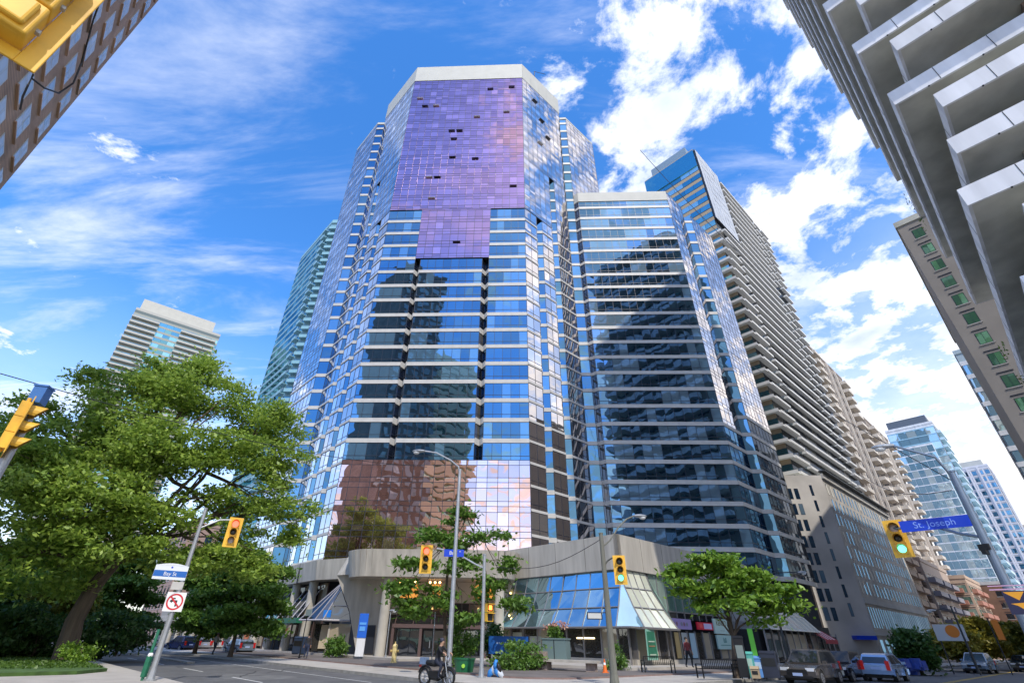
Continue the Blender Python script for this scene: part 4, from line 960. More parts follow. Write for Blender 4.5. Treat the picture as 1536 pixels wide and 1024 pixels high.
# trees behind it
def simple_tree(label,px,R,base_z,pyt,pyb,wpx,m,seed,name='street_tree',per=220,ls=.2,group=None,lean=0,nC=9,tr=.2,gap=.0,tone=.2):
    t=at(px,pyt,R);l=at(px,pyb,R);bs=(l[0],l[1],base_z);rs=random.Random(seed);hw=(at(px+wpx/2,pyb,R)[0]-at(px-wpx/2,pyb,R)[0])/2
    zt,zl=t[2],l[2];cls=[]
    for i in range(nC):
        f=(i+.5)/nC;z=zl+(zt-zl)*f;ra=hw*math.sqrt(max(.05,1-abs(f-.35)**2*2.2))*.62;a=i*2.4
        cls.append((bs[0]+lean*f+ra*math.cos(a)*.8,bs[1]+ra*math.sin(a)*.8,z,ra*.75,ra*.75,max(.35,(zt-zl)/nC*.9),1))
    return tree(name,label,bs,[(0,0,0),(0,0,(zl-base_z)*.5),(lean*.2,0,zl-base_z),(lean*.5,0,(zl+zt)/2-base_z),(lean,0,zt-base_z-.4)],cls,per,ls,m,seed,group,tr=tr,nl=9,sr=.42,tone=tone)
simple_tree('leafy mid-green street tree between the stop-light mast and the left canopy wing',355,56,.3,830,945,190,LFB,11,group='trees behind the sign pole',per=330,nC=11)
simple_tree('leafy street tree just left of the podium columns, half behind the big locust',300,66,.3,850,950,150,LFB,12,group='trees behind the sign pole',per=300,nC=10)
simple_tree('dark green tree behind the hedge at the far left edge',20,60,.3,780,935,210,LFD,13,group='dark trees behind the hedge',per=420,nC=12,tr=.3)
simple_tree('dark green tree behind the hedge, right of the leaning locust trunk',165,66,.3,830,930,190,LFB,14,group='dark trees behind the hedge',per=300,nC=10)
simple_tree('olive tree low behind the locust trunk with yellowing leaves',75,54,.3,850,950,150,leafmat('leaf_olive',(.08,.12,.015),(.32,.30,.05)),15,group='dark trees behind the hedge',per=300,nC=9)
# centre slender tree
b=at(668,985,38);b=(b[0],b[1],.3);tp=[b,at(667,960,38),at(668,900,38),at(672,850,38),at(680,800,38),at(700,770,38)]
CC=[(690,775,38,1.1,.55,.7),(735,800,38,1.2,.5,.6),(650,800,38,1.3,.5,.7),(630,845,37,1.4,.55,.9),(690,845,37.5,1.3,.6,.8),(610,880,37,1.2,.5,.7),(730,880,38,1.4,.6,.8),(660,895,37,1.5,.55,.9),(620,915,37,1.1,.4,.5),(770,905,38,1.3,.4,.6),(700,925,37.5,1.1,.4,.5),(600,900,37,.8,.35,.35),(755,845,38,.8,.45,.35),(675,815,38,1.1,.5,.6)]
tree('slender_tree','slender open street tree in front of the curved entrance canopy',b,rel(b,tp),[cl(*c) for c in CC],85,.19,LFB,21,tr=.13,nl=9,sr=.36,twigs=3,tone=.25)
# right street tree
b=at(1104,1013,37);b=(b[0],b[1],.23);tp=[b,at(1102,985,37),at(1100,955,37),at(1096,935,37),at(1092,915,37)]
CC=[(1045,845,36.5,1.5,.5,.9),(1085,838,37,1.4,.45,.8),(1030,880,36,1.5,.5,.9),(1080,880,37,1.6,.5,1),(1135,868,37,1.5,.5,.9),(1165,885,37.5,1.3,.5,.8),(1120,900,36,1.5,.5,.9),(1060,905,36,1.1,.4,.5),(1175,905,37,1,.4,.5),(1015,860,36.5,.8,.4,.4),(1150,925,37,.9,.4,.35),(1100,860,37,1.4,.5,.8)]
tree('spreading_tree','flat-topped street tree with forked dark trunk before the shop signs',b,rel(b,tp),[cl(*c) for c in CC],105,.17,LFN,22,tr=.17,nl=11,sr=.34,twigs=3,tone=.1)
simple_tree('small dark green tree in front of the slot-window block',1377,60,.2,950,992,46,LFD,23,per=160,nC=7,tr=.12)
YG='yellowing trees along the right pavement'
simple_tree('yellow-green tree beside the small dark pickup, first of the row on the right pavement',1440,75,.2,942,985,100,LFY,24,group=YG,per=200,nC=8,tr=.15)
simple_tree('taller yellow-green tree next to the orange banner on the right pavement',1482,84,.2,928,978,95,LFY,25,group=YG,per=220,nC=8,tr=.15)
simple_tree('greener tree at the right edge beyond the yellow ones',1530,90,.2,938,985,90,leafmat('leaf_olive',(.08,.12,.015),(.32,.30,.05)),26,group=YG,per=220,nC=8,tr=.15)
def shrub(label,px,py,R,rx,rz,m,seed,name='shrub',n=140,ls=.12,z0=None,group=None,ry=None,cat='shrub',fl=None):
    x,y,z=at(px,py,R);T=thing(name,label,cat,(x,y,z0 if z0 is not None else .2),0,group)
    zc=(z0 if z0 is not None else .2)+rz*.8
    L,_=sprays([(x,y,zc,rx,ry or rx,rz,1)],n,seed,False,9,.22);leaf_mesh.tone=.15;leaf_mesh('foliage',L,ls,m,T,.9,seed)
    mb=MB()
    for k in range(4): limb(mb,(x+random.uniform(-.2,.2),y,(z0 or .2)),(x+random.uniform(-.7,.7)*rx,y+random.uniform(-.5,.5)*rx,zc+.2),.04,.012,seed+k)
    mb.build('stem',BARK,T)
    if fl:
        L,_=sprays([(x,y,zc,rx*1.02,(ry or rx)*1.02,rz*1.03,1)],int(n*.35),seed+5,False,6,.1);leaf_mesh.tone=.3;leaf_mesh('flowers',L,.08,fl,T,.9,seed+9)
    return T
FLW=leafmat('petal_white',(.5,.5,.4),(.75,.75,.65),.2);FLP=leafmat('petal_pink',(.45,.2,.16),(.6,.35,.25),.2)
H='dark hedge bushes along the left lawn'
for i,(px,l) in enumerate(((10,'dark hedge bush at the far left edge of the lawn'),(60,'dark hedge bush left of the locust trunk'),(150,'dark hedge bush right of the locust trunk'),(185,'rounded dark hedge bush at the right end of the row'))):
    shrub(l,px,955,48+i*.6,2.3,1.6,LFD,40+i,'hedge_bush',500,.14,.35,H)
shrub('small bright lime-green clipped bush at the foot of the leaning locust',113,985,41,.75,.45,LFN,50,'bush',170,.09,.42)
shrub('tall shrub with cream flower heads beside the lamp pole',690,958,39,1.0,1.5,LFB,51,'flowering_shrub',260,.12,.3,fl=FLW)
shrub('low dark shrub with white blossoms behind the pedestrian signal pole',738,950,41,1.1,1.3,LFD,52,'flowering_shrub',240,.12,.4,fl=FLW)
shrub('green bush in front of the blue sign board',775,985,37.5,1.6,.75,LFB,53,'bush',420,.1,.3)
shrub('leafy green potted plant by the left shop door',510,965,55,1.0,.95,LFB,54,'plant',260,.12,.4)
shrub('thin grasses in pots right of the planter by the cafe',925,985,40,.6,.65,LFB,55,'plant',110,.1,.4)
# ------------------------------------------------------------------ STREET FURNITURE
LR=mat('lens_red',(.9,.05,.03),.3,emit=(1,.10,.06),estr=2.2);LG=mat('lens_green',(.1,.8,.5),.3,emit=(.12,1,.6),estr=1.8);LO=mat('lens_off',(.03,.03,.02),.25);LPK=mat('lens_pale',(.5,.42,.38),.4)
def signal(label,loc,heading,lit='red',cat='traffic light',name='traffic_light',tilt=0,scale=1.,group=None,pale=False):
    """yellow three-lens head with backplate. faces -Y before rotation"""
    T=thing(name,label,cat,loc,rad(heading),group,True)
    mb=MB();w,h=.36,1.1
    for k in range(3):
        z=h/2-(k+.5)*h/3;mb.box(-w/2+.005,w/2-.005,-.0,.2,z-h/6+.008,z+h/6-.008,0)
    mb.box(-w/2+.03,w/2-.03,.01,.17,-h/2+.005,h/2-.005,0);mb.cyl((0,.1,h/2),(0,.1,h/2+.12),.04);mb.cyl((0,.1,-h/2-.05),(0,.1,-h/2),.04);mb.build('housing',YEL,T)
    mb=MB();W2,H2=.30,.66
    for x0,x1,z0,z1 in((-W2,-w/2,-H2,H2),(w/2,W2,-H2,H2),(-w/2,w/2,h/2,H2),(-w/2,w/2,-H2,-h/2)): mb.box(x0,x1,.015,.035,z0,z1,0)
    mb.build('backplate',YEL,T)
    for k,c in enumerate(('red','amber','green')):
        z=h/2-(k+.5)*h/3;r=.15 if c=='red' else .135;mb=MB();m=0
        mb.ball((0,0.01,z),r,0,14,(1,.35,1));mb.build('lens',{'red':LR,'green':LG}.get(c) if c==lit else (LPK if pale and c!='amber' else LO),T)
        mb=MB();n=12
        for j in range(n): # visor: open tube, longer at the top
            t0,t1=rad(-35+250*j/n),rad(-35+250*(j+1)/n)
            def q(t,y,rr): return (rr*math.cos(t),y,z+rr*math.sin(t))
            def ln(t): return -.30*(.25+.75*max(0,math.sin(t)*.5+.5))
            a,b_=q(t0,0,r+.015),q(t1,0,r+.015);c_,d_=q(t1,ln(t1),r+.02),q(t0,ln(t0),r+.02);mb.quad(a,b_,c_,d_,0)
            a,b_=q(t0,0,r+.007),q(t1,0,r+.007);c2,d2=q(t1,ln(t1),r+.012),q(t0,ln(t0),r+.012);mb.quad(b_,a,d2,c2,1);mb.quad(d_,c_,c2,d2,0)
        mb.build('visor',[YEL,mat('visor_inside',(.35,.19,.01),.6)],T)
    T.scale=(scale,)*3
    return T
TLG='traffic signal heads around the junction'
def pole(label,base,h,r0,r1,m,arms=(),cat='pole',name='signal_pole',lamp=None,extra=None):
    T=thing(name,label,cat,base);x,y,z=base;mb=MB();mb.cyl((x,y,z),(x,y,z+h),r0,14,0,r1);mb.cyl((x,y,z),(x,y,z+.06),r0*2,12);mb.cyl((x,y,z+.06),(x,y,z+.4),r0*1.35,12,0,r0*1.05);mb.cyl((x,y,z+h),(x,y,z+h+.05),r1*1.2,10);mb.build('shaft',m,T)
    for pts,r in arms: mb=MB();mb.tube(pts,r,7);mb.build('arm',m,T)
    if lamp:
        (lx,ly,lz),(dx,dy)=lamp;mb=MB();mb.M=Matrix.Translation((lx,ly,lz))@Matrix.Rotation(math.atan2(dy,dx),4,'Z');mb.ball((.3,0,0),.16,0,12,(2.4,1,.55));mb.ball((.42,0,-.08),.13,1,10,(1.4,1,.8));mb.build('lamp_head',[STEEL,mat('lamp_glass',(.6,.62,.62),.15)],T)
    return T
def arcarm(x,y,z,dx,dy,L,rise,n=7):
    return [(x+dx*L*t,y+dy*L*t,z+rise*math.sin(t*math.pi/2)) for t in [i/n for i in range(n+1)]]
# left corner pole with sign cluster
PL=(-14.55,22.9,.15);R_=27.1
tl=at(350,797,R_);ap=at(300,790,R_)
PLb=(ap[0],ap[1],.15)
Tp=pole('tall leaning-looking galvanised pole with sign cluster at the left corner',PLb,6.6,.12,.07,STEEL,[([(ap[0],ap[1],5.9),((ap[0]+tl[0])/2,(ap[1]+tl[1])/2,6.35),(tl[0],tl[1]+.1,6.45)],.035)])
mb=MB();mb.tube([(ap[0]-.25,ap[1]-.1,.15),(ap[0]-.25,ap[1]-.1,1.9)],.06,8,0);mb.cbox((ap[0]-.25,ap[1]-.1,.62),.16,.16,.7,0,0);mb.ball((ap[0]-.25,ap[1]-.1,1.0),.1,1);mb.build('bike_post',[GREENP,WHT],Tp)
signal('traffic light showing red, hanging in front of the big tree on the left corner',(tl[0],tl[1],tl[2]-.02),30,'red',group=TLG,pale=True)
def flatsign(label,c,heading,w,h,m,cat='sign',name='sign',th=.03,parts=None):
    T=thing(name,label,cat,c,rad(heading),None,True);mb=MB();mb.box(-w/2,w/2,0,th,-h/2,h/2,0);mb.build('panel',[m],T)
    if parts: parts(T)
    return T
TX=Matrix.Rotation(rad(90),4,'X')
def street_bw(T):
    mb=MB();mb.box(-.62,.62,-.004,-.001,-.17,.07,0);mb.build('blue_band',[mat('band_blue',(.01,.12,.45),.4)],T)
    font('Bay St',.2,'lettering',WHT,T,Matrix.Translation((0,-.006,-.06))@TX);mb=MB()
    pts=[(-.62+1.24*i/10,.27+.09*math.sin(math.pi*i/10)) for i in range(11)]
    mb.face([(x,0,z) for x,z in pts]+[(.62,0,.26),(-.62,0,.26)][0:0],0);mb.build('crest_top',[mat('white_enamel',(.7,.75,.8),.4)],T)
    mb=MB();mb.cyl((0,-.004,.2),(0,0,.2),.04);mb.build('crest',[BLUE],T)
c=at(256,858,R_-.1);flatsign('white street name sign with blue band on the left corner pole',c,32,1.25,.56,mat('white_enamel',(.7,.75,.8),.4),'street sign','street_name_sign',parts=street_bw)
def noturn(T):
    mb=MB();n=28
    for k in range(n):
        t0,t1=2*math.pi*k/n,2*math.pi*(k+1)/n;q=lambda t,r:(r*math.cos(t),-.005,r*math.sin(t));mb.quad(q(t0,.25),q(t1,.25),q(t1,.31),q(t0,.31),0)
    mb.hexa([(-.2,-.008,.16),(-.16,-.008,.2),(-.16,-.004,.2),(-.2,-.004,.16),(.16,-.008,-.2),(.2,-.008,-.16),(.2,-.004,-.16),(.16,-.004,-.2)],0);mb.build('prohibition_ring',[RED],T)
    mb=MB();mb.box(.03,.09,-.0035,-.001,-.17,.05,0);mb.box(-.1,.09,-.0035,-.001,.0,.06,0);mb.face([(-.1,-.004,-.05),(-.1,-.004,.11),(-.2,-.004,.03)],0);mb.box(-.1,.0,-.0035,-.001,.1,.15,0);mb.build('turn_arrow',[BLK],T)
c=at(262,902,R_-.15);flatsign('square white no-turn sign with red ring on the left corner pole',c,32,.72,.72,WHT,'sign','no_turn_sign',parts=noturn)
c=at(266,878,R_-.1);flatsign('small grey plate between the two signs on the left corner pole',c,32,.45,.3,GREYW2,'sign','plate_sign')
# left edge signal seen from the side
te_=at(30,640,15.6);bp=at(45,640,15.8)
pole('pole at the left edge carrying a side-on yellow signal and blue box',(bp[0]-.15,bp[1],.15),te_[2]+.35,.13,.09,STEEL)
signal('yellow traffic light seen side-on at the left edge before the trees',te_,139,'none',group=TLG,scale=1.05)
c=at(60,594,15.7);T=thing('junction_box','small blue box on top of the left-edge signal pole','box',c);mb=MB();mb.cbox(c,.28,.28,.42,.3);mb.cbox((c[0],c[1],c[2]+.23),.32,.32,.04,.3);mb.build('housing',mat('blue_box',(.05,.16,.42),.5),T)
# huge overhead signal top-left
az_=rad(-52);rv=Vector((math.cos(az_),-math.sin(az_),0));c=tuple(Vector(at(50,114,3.9))+Vector((0,0,.66))-rv*.3)
T=signal('huge close-up yellow traffic light seen from below and behind in the top left corner',c,232,'none',group=TLG)
mb=MB()
for k in range(3):
    z=.55-(k+.5)*1.1/3;mb.cbox((0,.215,z),.27,.05,.27)
mb.build('back_door',YEL,T);mb=MB()
for k in range(3):
    z=.55-(k+.5)*1.1/3;mb.cyl((.17,.17,z-.08),(.17,.17,z+.08),.02,8);mb.cyl((-.2,.1,z),(-.17,.1,z),.025,8)
mb.cyl((.27,.036,-.62),(.27,.06,-.62),.022,8);mb.cyl((.27,.036,.62),(.27,.06,.62),.022,8);mb.build('bolts',STEEL,T)
for ch in T.children:
    if ch.name.startswith(('housing','back_door','backplate')):
        b_=ch.modifiers.new('bevel','BEVEL');b_.width=.03 if not ch.name.startswith('backplate') else .006;b_.segments=3
e=Vector(c)
wire=thing('signal_cable','black cables looping from the close-up yellow signal in the top left corner','cable',c);mb.tube([at(148,8,3.9),at(140,30,3.95),at(132,60,4.0),at(122,95,4.1),at(110,125,4.1),at(88,140,4.1),at(66,132,4.0),at(48,118,3.95)],.007,6);mb.tube([at(30,165,4),at(34,145,3.95),at(42,128,3.9),at(50,112,3.9)],.007,6);mb.build('cable',BLK,wire)
# centre lamp pole
lb=at(690,705,26.2);x,y=lb[0],lb[1];e=at(636,676,26.5)
pole('tall grey street lamp pole with curved arm in front of the tower base','' or (x,y,.15),lb[2]-.15,.13,.075,STEEL,[([(x,y,lb[2]-.3),at(688,700,26.2),at(676,690,26.3),at(655,679,26.4),e],.045)],'street lamp','street_lamp',((e[0],e[1],e[2]),(-1,.1)))
# centre signal mast
tb=at(727,832,29.8);x,y=tb[0],tb[1];t=at(639,838,29.8);a1=at(655,822,29.8)
pole('shorter grey mast with curved arm holding the blue street sign and red light',(x,y,.15),tb[2]-.15,.11,.09,STEEL,[([(x,y,at(727,852,29.8)[2]),at(712,845,29.8),at(690,832,29.8),at(665,824,29.8),(a1[0],a1[1],a1[2])],.045)])
signal('traffic light showing red at the end of the curved centre arm',(t[0],t[1],t[2]),3,'red',group=TLG,scale=1.12)
def baysign(T):
    font('Bay',.26,'lettering',WHT,T,Matrix.Translation((-.08,-.004,.0))@TX);font('ST',.1,'lettering',WHT,T,Matrix.Translation((.35,-.004,.08))@TX)
c=at(681,829,29.5);flatsign('small blue street sign on the curved arm beside the lamp pole',c,4,1.12,.38,BLUE,'street sign','street_name_sign',parts=baysign)
# pedestrian signal
c=at(735,918,29.7);T=thing('pedestrian_signal','orange-yellow pedestrian signal box on the centre mast','pedestrian signal',c,rad(35),None,True);mb=MB()
for dz in(-.22,.22): mb.box(-.2,.2,-.02,.2,dz-.2,dz+.2,0)
mb.build('housing',YEL,T);mb=MB()
for dz in(-.22,.22): mb.box(-.16,.16,-.035,-.021,dz-.16,dz+.16,0)
mb.build('display',[BLK],T);mb=MB();mb.box(-.1,.1,-.045,-.036,.12,.34,0);mb.build('hand_symbol',[mat('ped_lamp',(1,.3,.05),.4,emit=(1,.25,.04),estr=2.5)],T)
for s in(-1,1):
    mb=MB();mb.box(-.21,.21,-.2,-.02,s*.22+.17,s*.22+.2,0);mb.build('hood',YEL,T)
# weathered pole right of centre
wt=at(902,808,26.8);x,y=wt[0],wt[1];e=at(952,773,27.5);tt=at(930,854,26.3)
pole('weathered greenish utility pole with cobra lamp and short signal arm before the blue glass skirt',(x,y,.15),wt[2]+.1,.17,.10,WOOD,[([(x,y,at(905,848,26.8)[2]),at(912,840,26.7),at(924,833,26.4),(tt[0],tt[1]+.1,at(930,834,26.3)[2])],.04),([(x,y,wt[2]-.4),at(915,810,27),at(928,790,27.2),at(940,778,27.4),e],.04)],'utility pole','utility_pole',(e,(1,.2)))
signal('traffic light showing green on the weathered pole before the concrete fascia',tt,-6,'green',group=TLG,scale=.98)
c=at(892,923,26.6);T=flatsign('small black-edged white sign board sticking out left of the weathered pole',c,-5,.72,.3,BLK,'sign','direction_sign',parts=lambda T:(lambda m:(m.box(-.31,.31,-.006,-.001,-.11,.11,0),m.build('face',[mat('grey_face',(.55,.55,.52),.5)],T)))(MB()))
mb=MB();q=at(902,918,26.8);mb.cyl((c[0]+.3,c[1]+.03,c[2]+.13),(x,y,c[2]+.16),.02);mb.build('bracket',BLK,None)['label']='x'
bpy.data.objects['bracket'].parent=T;o=bpy.data.objects['bracket'];del o['label'];o.matrix_parent_inverse=(Matrix.Translation(c)@Matrix.Rotation(rad(-5),4,'Z')).inverted()
# right signal + st joseph
c=at(1347,807,24.5);pb=at(1472,800,23.0);x,y=pb[0],pb[1];zt=at(1427,715,23)[2];el=at(1408,672,22.5)
pole('big blue-grey mast at the right edge with lamp arm, street sign and signal',(x,y,.15),zt,.15,.10,mat('mast_blue_grey',(.20,.25,.32),.4,.5,.1,3),[([(x,y,at(1470,806,23)[2]),at(1440,800,23.3),at(1405,790,23.8),(c[0],c[1],c[2]+.35)],.05),([(x,y,zt-.1),Vector((x,y,zt+.4))+Vector((-.3,0,.3)),(x-1.2,y+.5,zt+1.3)],.045)],lamp=((x-1.2,y+.5,zt+1.3),(-1,.4)))
signal('traffic light showing green beside the long blue street name sign',c,-38,'green',group=TLG,scale=1.0,pale=True)
c2=at(1401,785,23.6);flatsign('long blue street name sign hanging from the right mast arm',c2,-40,1.95,.38,BLUE,'street sign','street_name_sign',parts=lambda T:font('St. Joseph',.3,'lettering',mat('sign_letter_blue',(.25,.4,.9),.5),T,Matrix.Translation((0,-.004,0))@TX))
c3=at(1480,828,22.9);T=thing('camera_bracket','small black detector unit on the right mast','detector',c3);mb=MB();mb.cbox(c3,.3,.12,.12,.4);mb.cbox((c3[0],c3[1],c3[2]+.16),.08,.3,.18,.4);mb.build('housing',BLK,T)
# banner at right edge
c=at(1527,903,22);T=thing('street_banner','orange and black banner hanging at the right edge below the mast arm','banner',c,rad(-40),None,True);T.scale=(.55,.55,.55);mb=MB();mb.box(-.45,.45,0,.02,-.55,.55,0);mb.build('cloth',[mat('banner_navy',(.02,.02,.06),.7)],T)
mb=MB();mb.face([(-.4,-.003,.5),(.1,-.003,.1),(.42,-.003,.5)],0);mb.face([(-.3,-.003,-.05),(.42,-.003,.0),(.3,-.003,-.5),(-.05,-.003,-.15)],0);mb.build('orange_pattern',[mat('banner_orange',(.8,.35,.02),.6)],T)
mb=MB();mb.box(-.9,.8,-.02,.02,.6,.66,0);mb.box(-.9,.8,-.02,.02,.78,.83,0);mb.build('bracket',[mat('pink_bar',(.6,.35,.5),.5)],T)
# other lamps
e=at(1205,858,50);bs=at(1186,1000,49);x,y=bs[0],bs[1]
pole('green-grey street lamp with cobra head above the glass lean-to',(x,y,.2),e[2]-.7,.11,.07,STEELD,[([(x,y,e[2]-1.),(x+.1,y,e[2]-.4),(x+.6,y+.1,e[2]-.02),(e[0]-.4,e[1],e[2]+.02)],.04),([(x,y,3.9),(x+.9,y+.2,4.9),(x+1.9,y+.4,5.2)],.04)],'street lamp','street_lamp',((e[0]-.4,e[1],e[2]),(1,0)))
e=at(1403,915,62);x,y=e[0]+1.0,e[1]-.6
pole('slim dark street lamp in front of the slot-window block',(x,y,.2),e[2]+.1,.09,.06,STEELD,[([(x,y,e[2]),(x-.5,y+.3,e[2]+.15),(e[0],e[1],e[2])],.04)],'street lamp','street_lamp',(e,(-1,.4)))
e=at(588,915,50);pole('thin plaza lamp post with disc head by the entrance column',(e[0]-.1,e[1],.4),e[2]-.4,.05,.04,STEEL,[],'street lamp','plaza_lamp',((e[0]-.2,e[1],e[2]),(1,0)))
e=at(460,928,52);pole('slim black post on the left pavement by the pedestrian',(e[0],e[1],.25),e[2]-.25,.05,.04,BLKM,[],'post','sign_post')
e=at(652,930,42);pole('short pale flag post before the entrance doors',(e[0],e[1],.3),e[2]+.2,.04,.03,STEEL,[],'post','post')
# overhead wires
for i,(a,b_,R1,R2,l) in enumerate((((0,560),(640,700),20,34,'thin span wire crossing the big tree on the left'),((1010,470),(1427,720),60,23,'thin wire rising left from the right mast'),((1290,712),(1427,735),40,23,'sagging wire from the grey block to the right mast'),((745,850),(905,806),30,27,'sagging wire between the centre mast and the weathered pole'),((960,225),(1130,400),40,36,'dark overhead wire crossing the apartment tower top'))):
    A,B=Vector(at(*a,R1)),Vector(at(*b_,R2));mb=MB();pts=[A.lerp(B,t/10)-Vector((0,0,.6*math.sin(math.pi*t/10))) for t in range(11)]
    T=thing('overhead_wire',l,'wire',A);mb.tube(pts,.016 if i!=4 else .03,5);mb.build('strand',BLK,T)
# hydrant
def gp(px,R,z=.3): 
    p=at(px,985,R);return (p[0],p[1],z)
x,y,z=gp(591,44,.23);T=thing('hydrant','pale yellow fire hydrant on the plaza in front of the entrance','hydrant',(x,y,z));mb=MB();mb.cyl((x,y,z),(x,y,z+.1),.24,14);mb.cyl((x,y,z+.1),(x,y,z+1.0),.18,14);mb.ball((x,y,z+1.05),.2,0,12,(1,1,.9));mb.cyl((x,y,z+1.2),(x,y,z+1.38),.05);mb.build('barrel',mat('hydrant_yellow',(.75,.6,.28),.6,0,.15,6),T)
for s in(-1,1): mb=MB();mb.cyl((x+s*.15,y,z+.75),(x+s*.32,y,z+.75),.09,10);mb.build('outlet_cap',mat('hydrant_yellow2',(.5,.36,.12),.6),T)
# blue banner column
x,y,z=gp(538,52,.4);T=thing('banner_column','white and blue poster column beside the splayed pier','sign column',(x,y,z));mb=MB();mb.cbox((x,y,z+.7),.75,.12,1.4,.1);mb.build('base_panel',WHITEP,T);mb=MB();mb.cbox((x,y-.03,z+2.35),.8,.14,1.9,.1);mb.build('blue_panel',mat('banner_blue',(.01,.12,.6),.5),T);mb=MB();mb.cbox((x,y-.12,z+2.5),.6,.02,.18,.1);mb.cbox((x,y-.12,z+2.1),.5,.02,.35,.1);mb.build('poster_marks',mat('light_blue_mark',(.1,.35,.8),.5),T)
# blue sign board
x,y,z=gp(765,39,.3);T=thing('sign_board','wide blue board with small white writing behind the green bush','sign board',(x,y,z),rad(-20),None,True);mb=MB();mb.box(-1.6,1.3,0,.1,.7,1.75);mb.build('panel',mat('board_blue',(.01,.10,.38),.5),T);mb=MB();mb.box(-1.4,-1.3,.02,.08,0,.7);mb.box(1.0,1.1,.02,.08,0,.7);mb.build('post',STEEL,T);mb=MB()
for k in range(9): mb.box(-1.0+k*.16,-.92+k*.16,-.005,-.001,1.3,1.4)
for k in range(5): mb.box(.2+k*.15,.28+k*.15,-.005,-.001,1.3,1.4)
mb.build('lettering',mat('board_letter',(.4,.5,.7),.5),T)
# stone planter wall and box planter
x,y,z=gp(800,38,.23);T=thing('planter_wall','rough pink-grey stone planter wall with a seat ledge','planter',(x,y,z),rad(-25),None,True);mb=MB();mb.box(-1.0,.8,0,1.2,0,1.0);mb.build('wall',STONE,T);mb=MB();mb.box(.2,4.4,-.35,.6,.45,.58);mb.build('seat_ledge',CONC,T);mb=MB();mb.box(.6,1.0,-.1,.4,0,.45);mb.box(3.6,4.2,-.1,.4,0,.45);mb.build('ledge_support',STONE,T)
x,y,z=gp(835,38.4,.81);T=thing('box_planter','grey-green square planter box with pink flowers on the stone ledge','planter',(x,y,z),rad(-25),None,True);mb=MB();mb.box(-.85,.85,-.4,.4,0,1.15);mb.box(-.9,.9,-.45,.45,1.1,1.18);mb.box(-.02,.02,-.42,-.4,0,1.15,1);mb.build('box',[mat('planter_slate',(.13,.19,.19),.6),BLK],T)
L,_=sprays([(0,0,1.5,.9,.4,.4,1)],90,77,False,8,.14);leaf_mesh.tone=.2;leaf_mesh('leaves',L,.09,LFB,T,.9,3);L,_=sprays([(0,0,1.75,.95,.45,.35,1)],50,78,False,7,.12);leaf_mesh('flowers',L,.08,FLP,T,.9,4)
# green bin / tub
x,y,z=gp(697,33,.23);T=thing('green_tub','dark green plastic tub behind the lamp pole','tub',(x,y,z));mb=MB();mb.cyl((x,y,z),(x,y,z+.6),.5,16,0,.6);mb.cyl((x,y,z+.6),(x,y,z+.66),.64,16);mb.build('tub',mat('tub_green',(.01,.12,.05),.4),T);mb=MB();mb.cyl((x,y-.57,z+.3),(x,y-.6,z+.3),.1,12);mb.build('badge',mat('badge_lime',(.3,.6,.05),.5),T)
# steel bench, rack
def bench(label,px,R,rz,w=2.2,back=True):
    x,y,z=gp(px,R,.23);T=thing('bench',label,'bench',(x,y,z),rz,None,True)
    mb=MB()
    for k in range(7): mb.box(-w/2,w/2,-.25+k*.075,-.2+k*.075,.42,.45)
    mb.build('seat',BLKM,T);mb=MB()
    n=int(w/.12)
    for k in range(n+1): mb.box(-w/2+k*w/n-.012,-w/2+k*w/n+.012,.26,.285,.45,.85)
    mb.box(-w/2,w/2,.25,.3,.83,.88);mb.box(-w/2,w/2,.25,.3,.5,.54);mb.build('backrest',BLKM,T)
    for s in(-1,1): mb=MB();mb.box(s*w/2-.03,s*w/2+.03,-.28,-.22,0,.65);mb.box(s*w/2-.03,s*w/2+.03,.25,.3,0,.88);mb.box(s*w/2-.03,s*w/2+.03,-.28,.3,.62,.66);mb.build('leg',BLKM,T)
    return T
bench('black metal slatted bench near the forked street tree',1073,34.5,rad(200),2.4)
bench('low dark bench under the green poster at the pavilion corner',985,38.5,rad(190),2.0)
def abox(label,name,cat,px,R,w,d,h,m,rz=-.5,lid=None,z=.23,mark=None):
    x,y,_=gp(px,R);T=thing(name,label,cat,(x,y,z),rz,None,True);mb=MB();mb.box(-w/2,w/2,-d/2,d/2,.08,h);mb.build('body',m,T);mb=MB();mb.hexa([(-w/2-.02,-d/2-.03,h),(w/2+.02,-d/2-.03,h),(w/2+.02,d/2+.03,h),(-w/2-.02,d/2+.03,h),(-w/2,-d/2+.1,h+.12),(w/2,-d/2+.1,h+.12),(w/2,d/2,h+.12),(-w/2,d/2,h+.12)]);mb.build('lid',lid or m,T)
    mb=MB()
    for sx in(-1,1): mb.box(sx*w/2-sx*.08-.03,sx*w/2-sx*.08+.03,-d/2+.03,d/2-.03,0,.08)
    mb.build('foot',BLK,T);mb=MB();mb.box(-w/2+.06,w/2-.06,-d/2-.012,-d/2,h*.5,h*.82);mb.build('front_panel',mark or BLK,T);return T
abox('teal newspaper box right of the forked street tree','news_box','newspaper box',1122,35,.5,.45,1.15,TEALP,mark=mat('pale_teal',(.4,.6,.5),.5))
abox('light blue newspaper box next to the teal one','news_box','newspaper box',1134,35.5,.5,.45,.95,mat('news_blue',(.12,.28,.6),.5),mark=mat('news_pale',(.5,.6,.75),.5))
abox('dark litter bin at the right end of the newspaper boxes','litter_bin','litter bin',1152,35.5,.8,.6,1.2,mat('bin_dark',(.025,.03,.05),.4))
abox('tall dark advert totem right of the bench by the tree trunk','advert_totem','advert totem',1112,34.6,.5,.2,1.9,BLKM,-.45,mark=mat('totem_grey',(.2,.24,.22),.5))
abox('tan box on the pavement between the bins','bin','bin',1128,34,.4,.4,.5,mat('tan_box',(.4,.3,.18),.7))
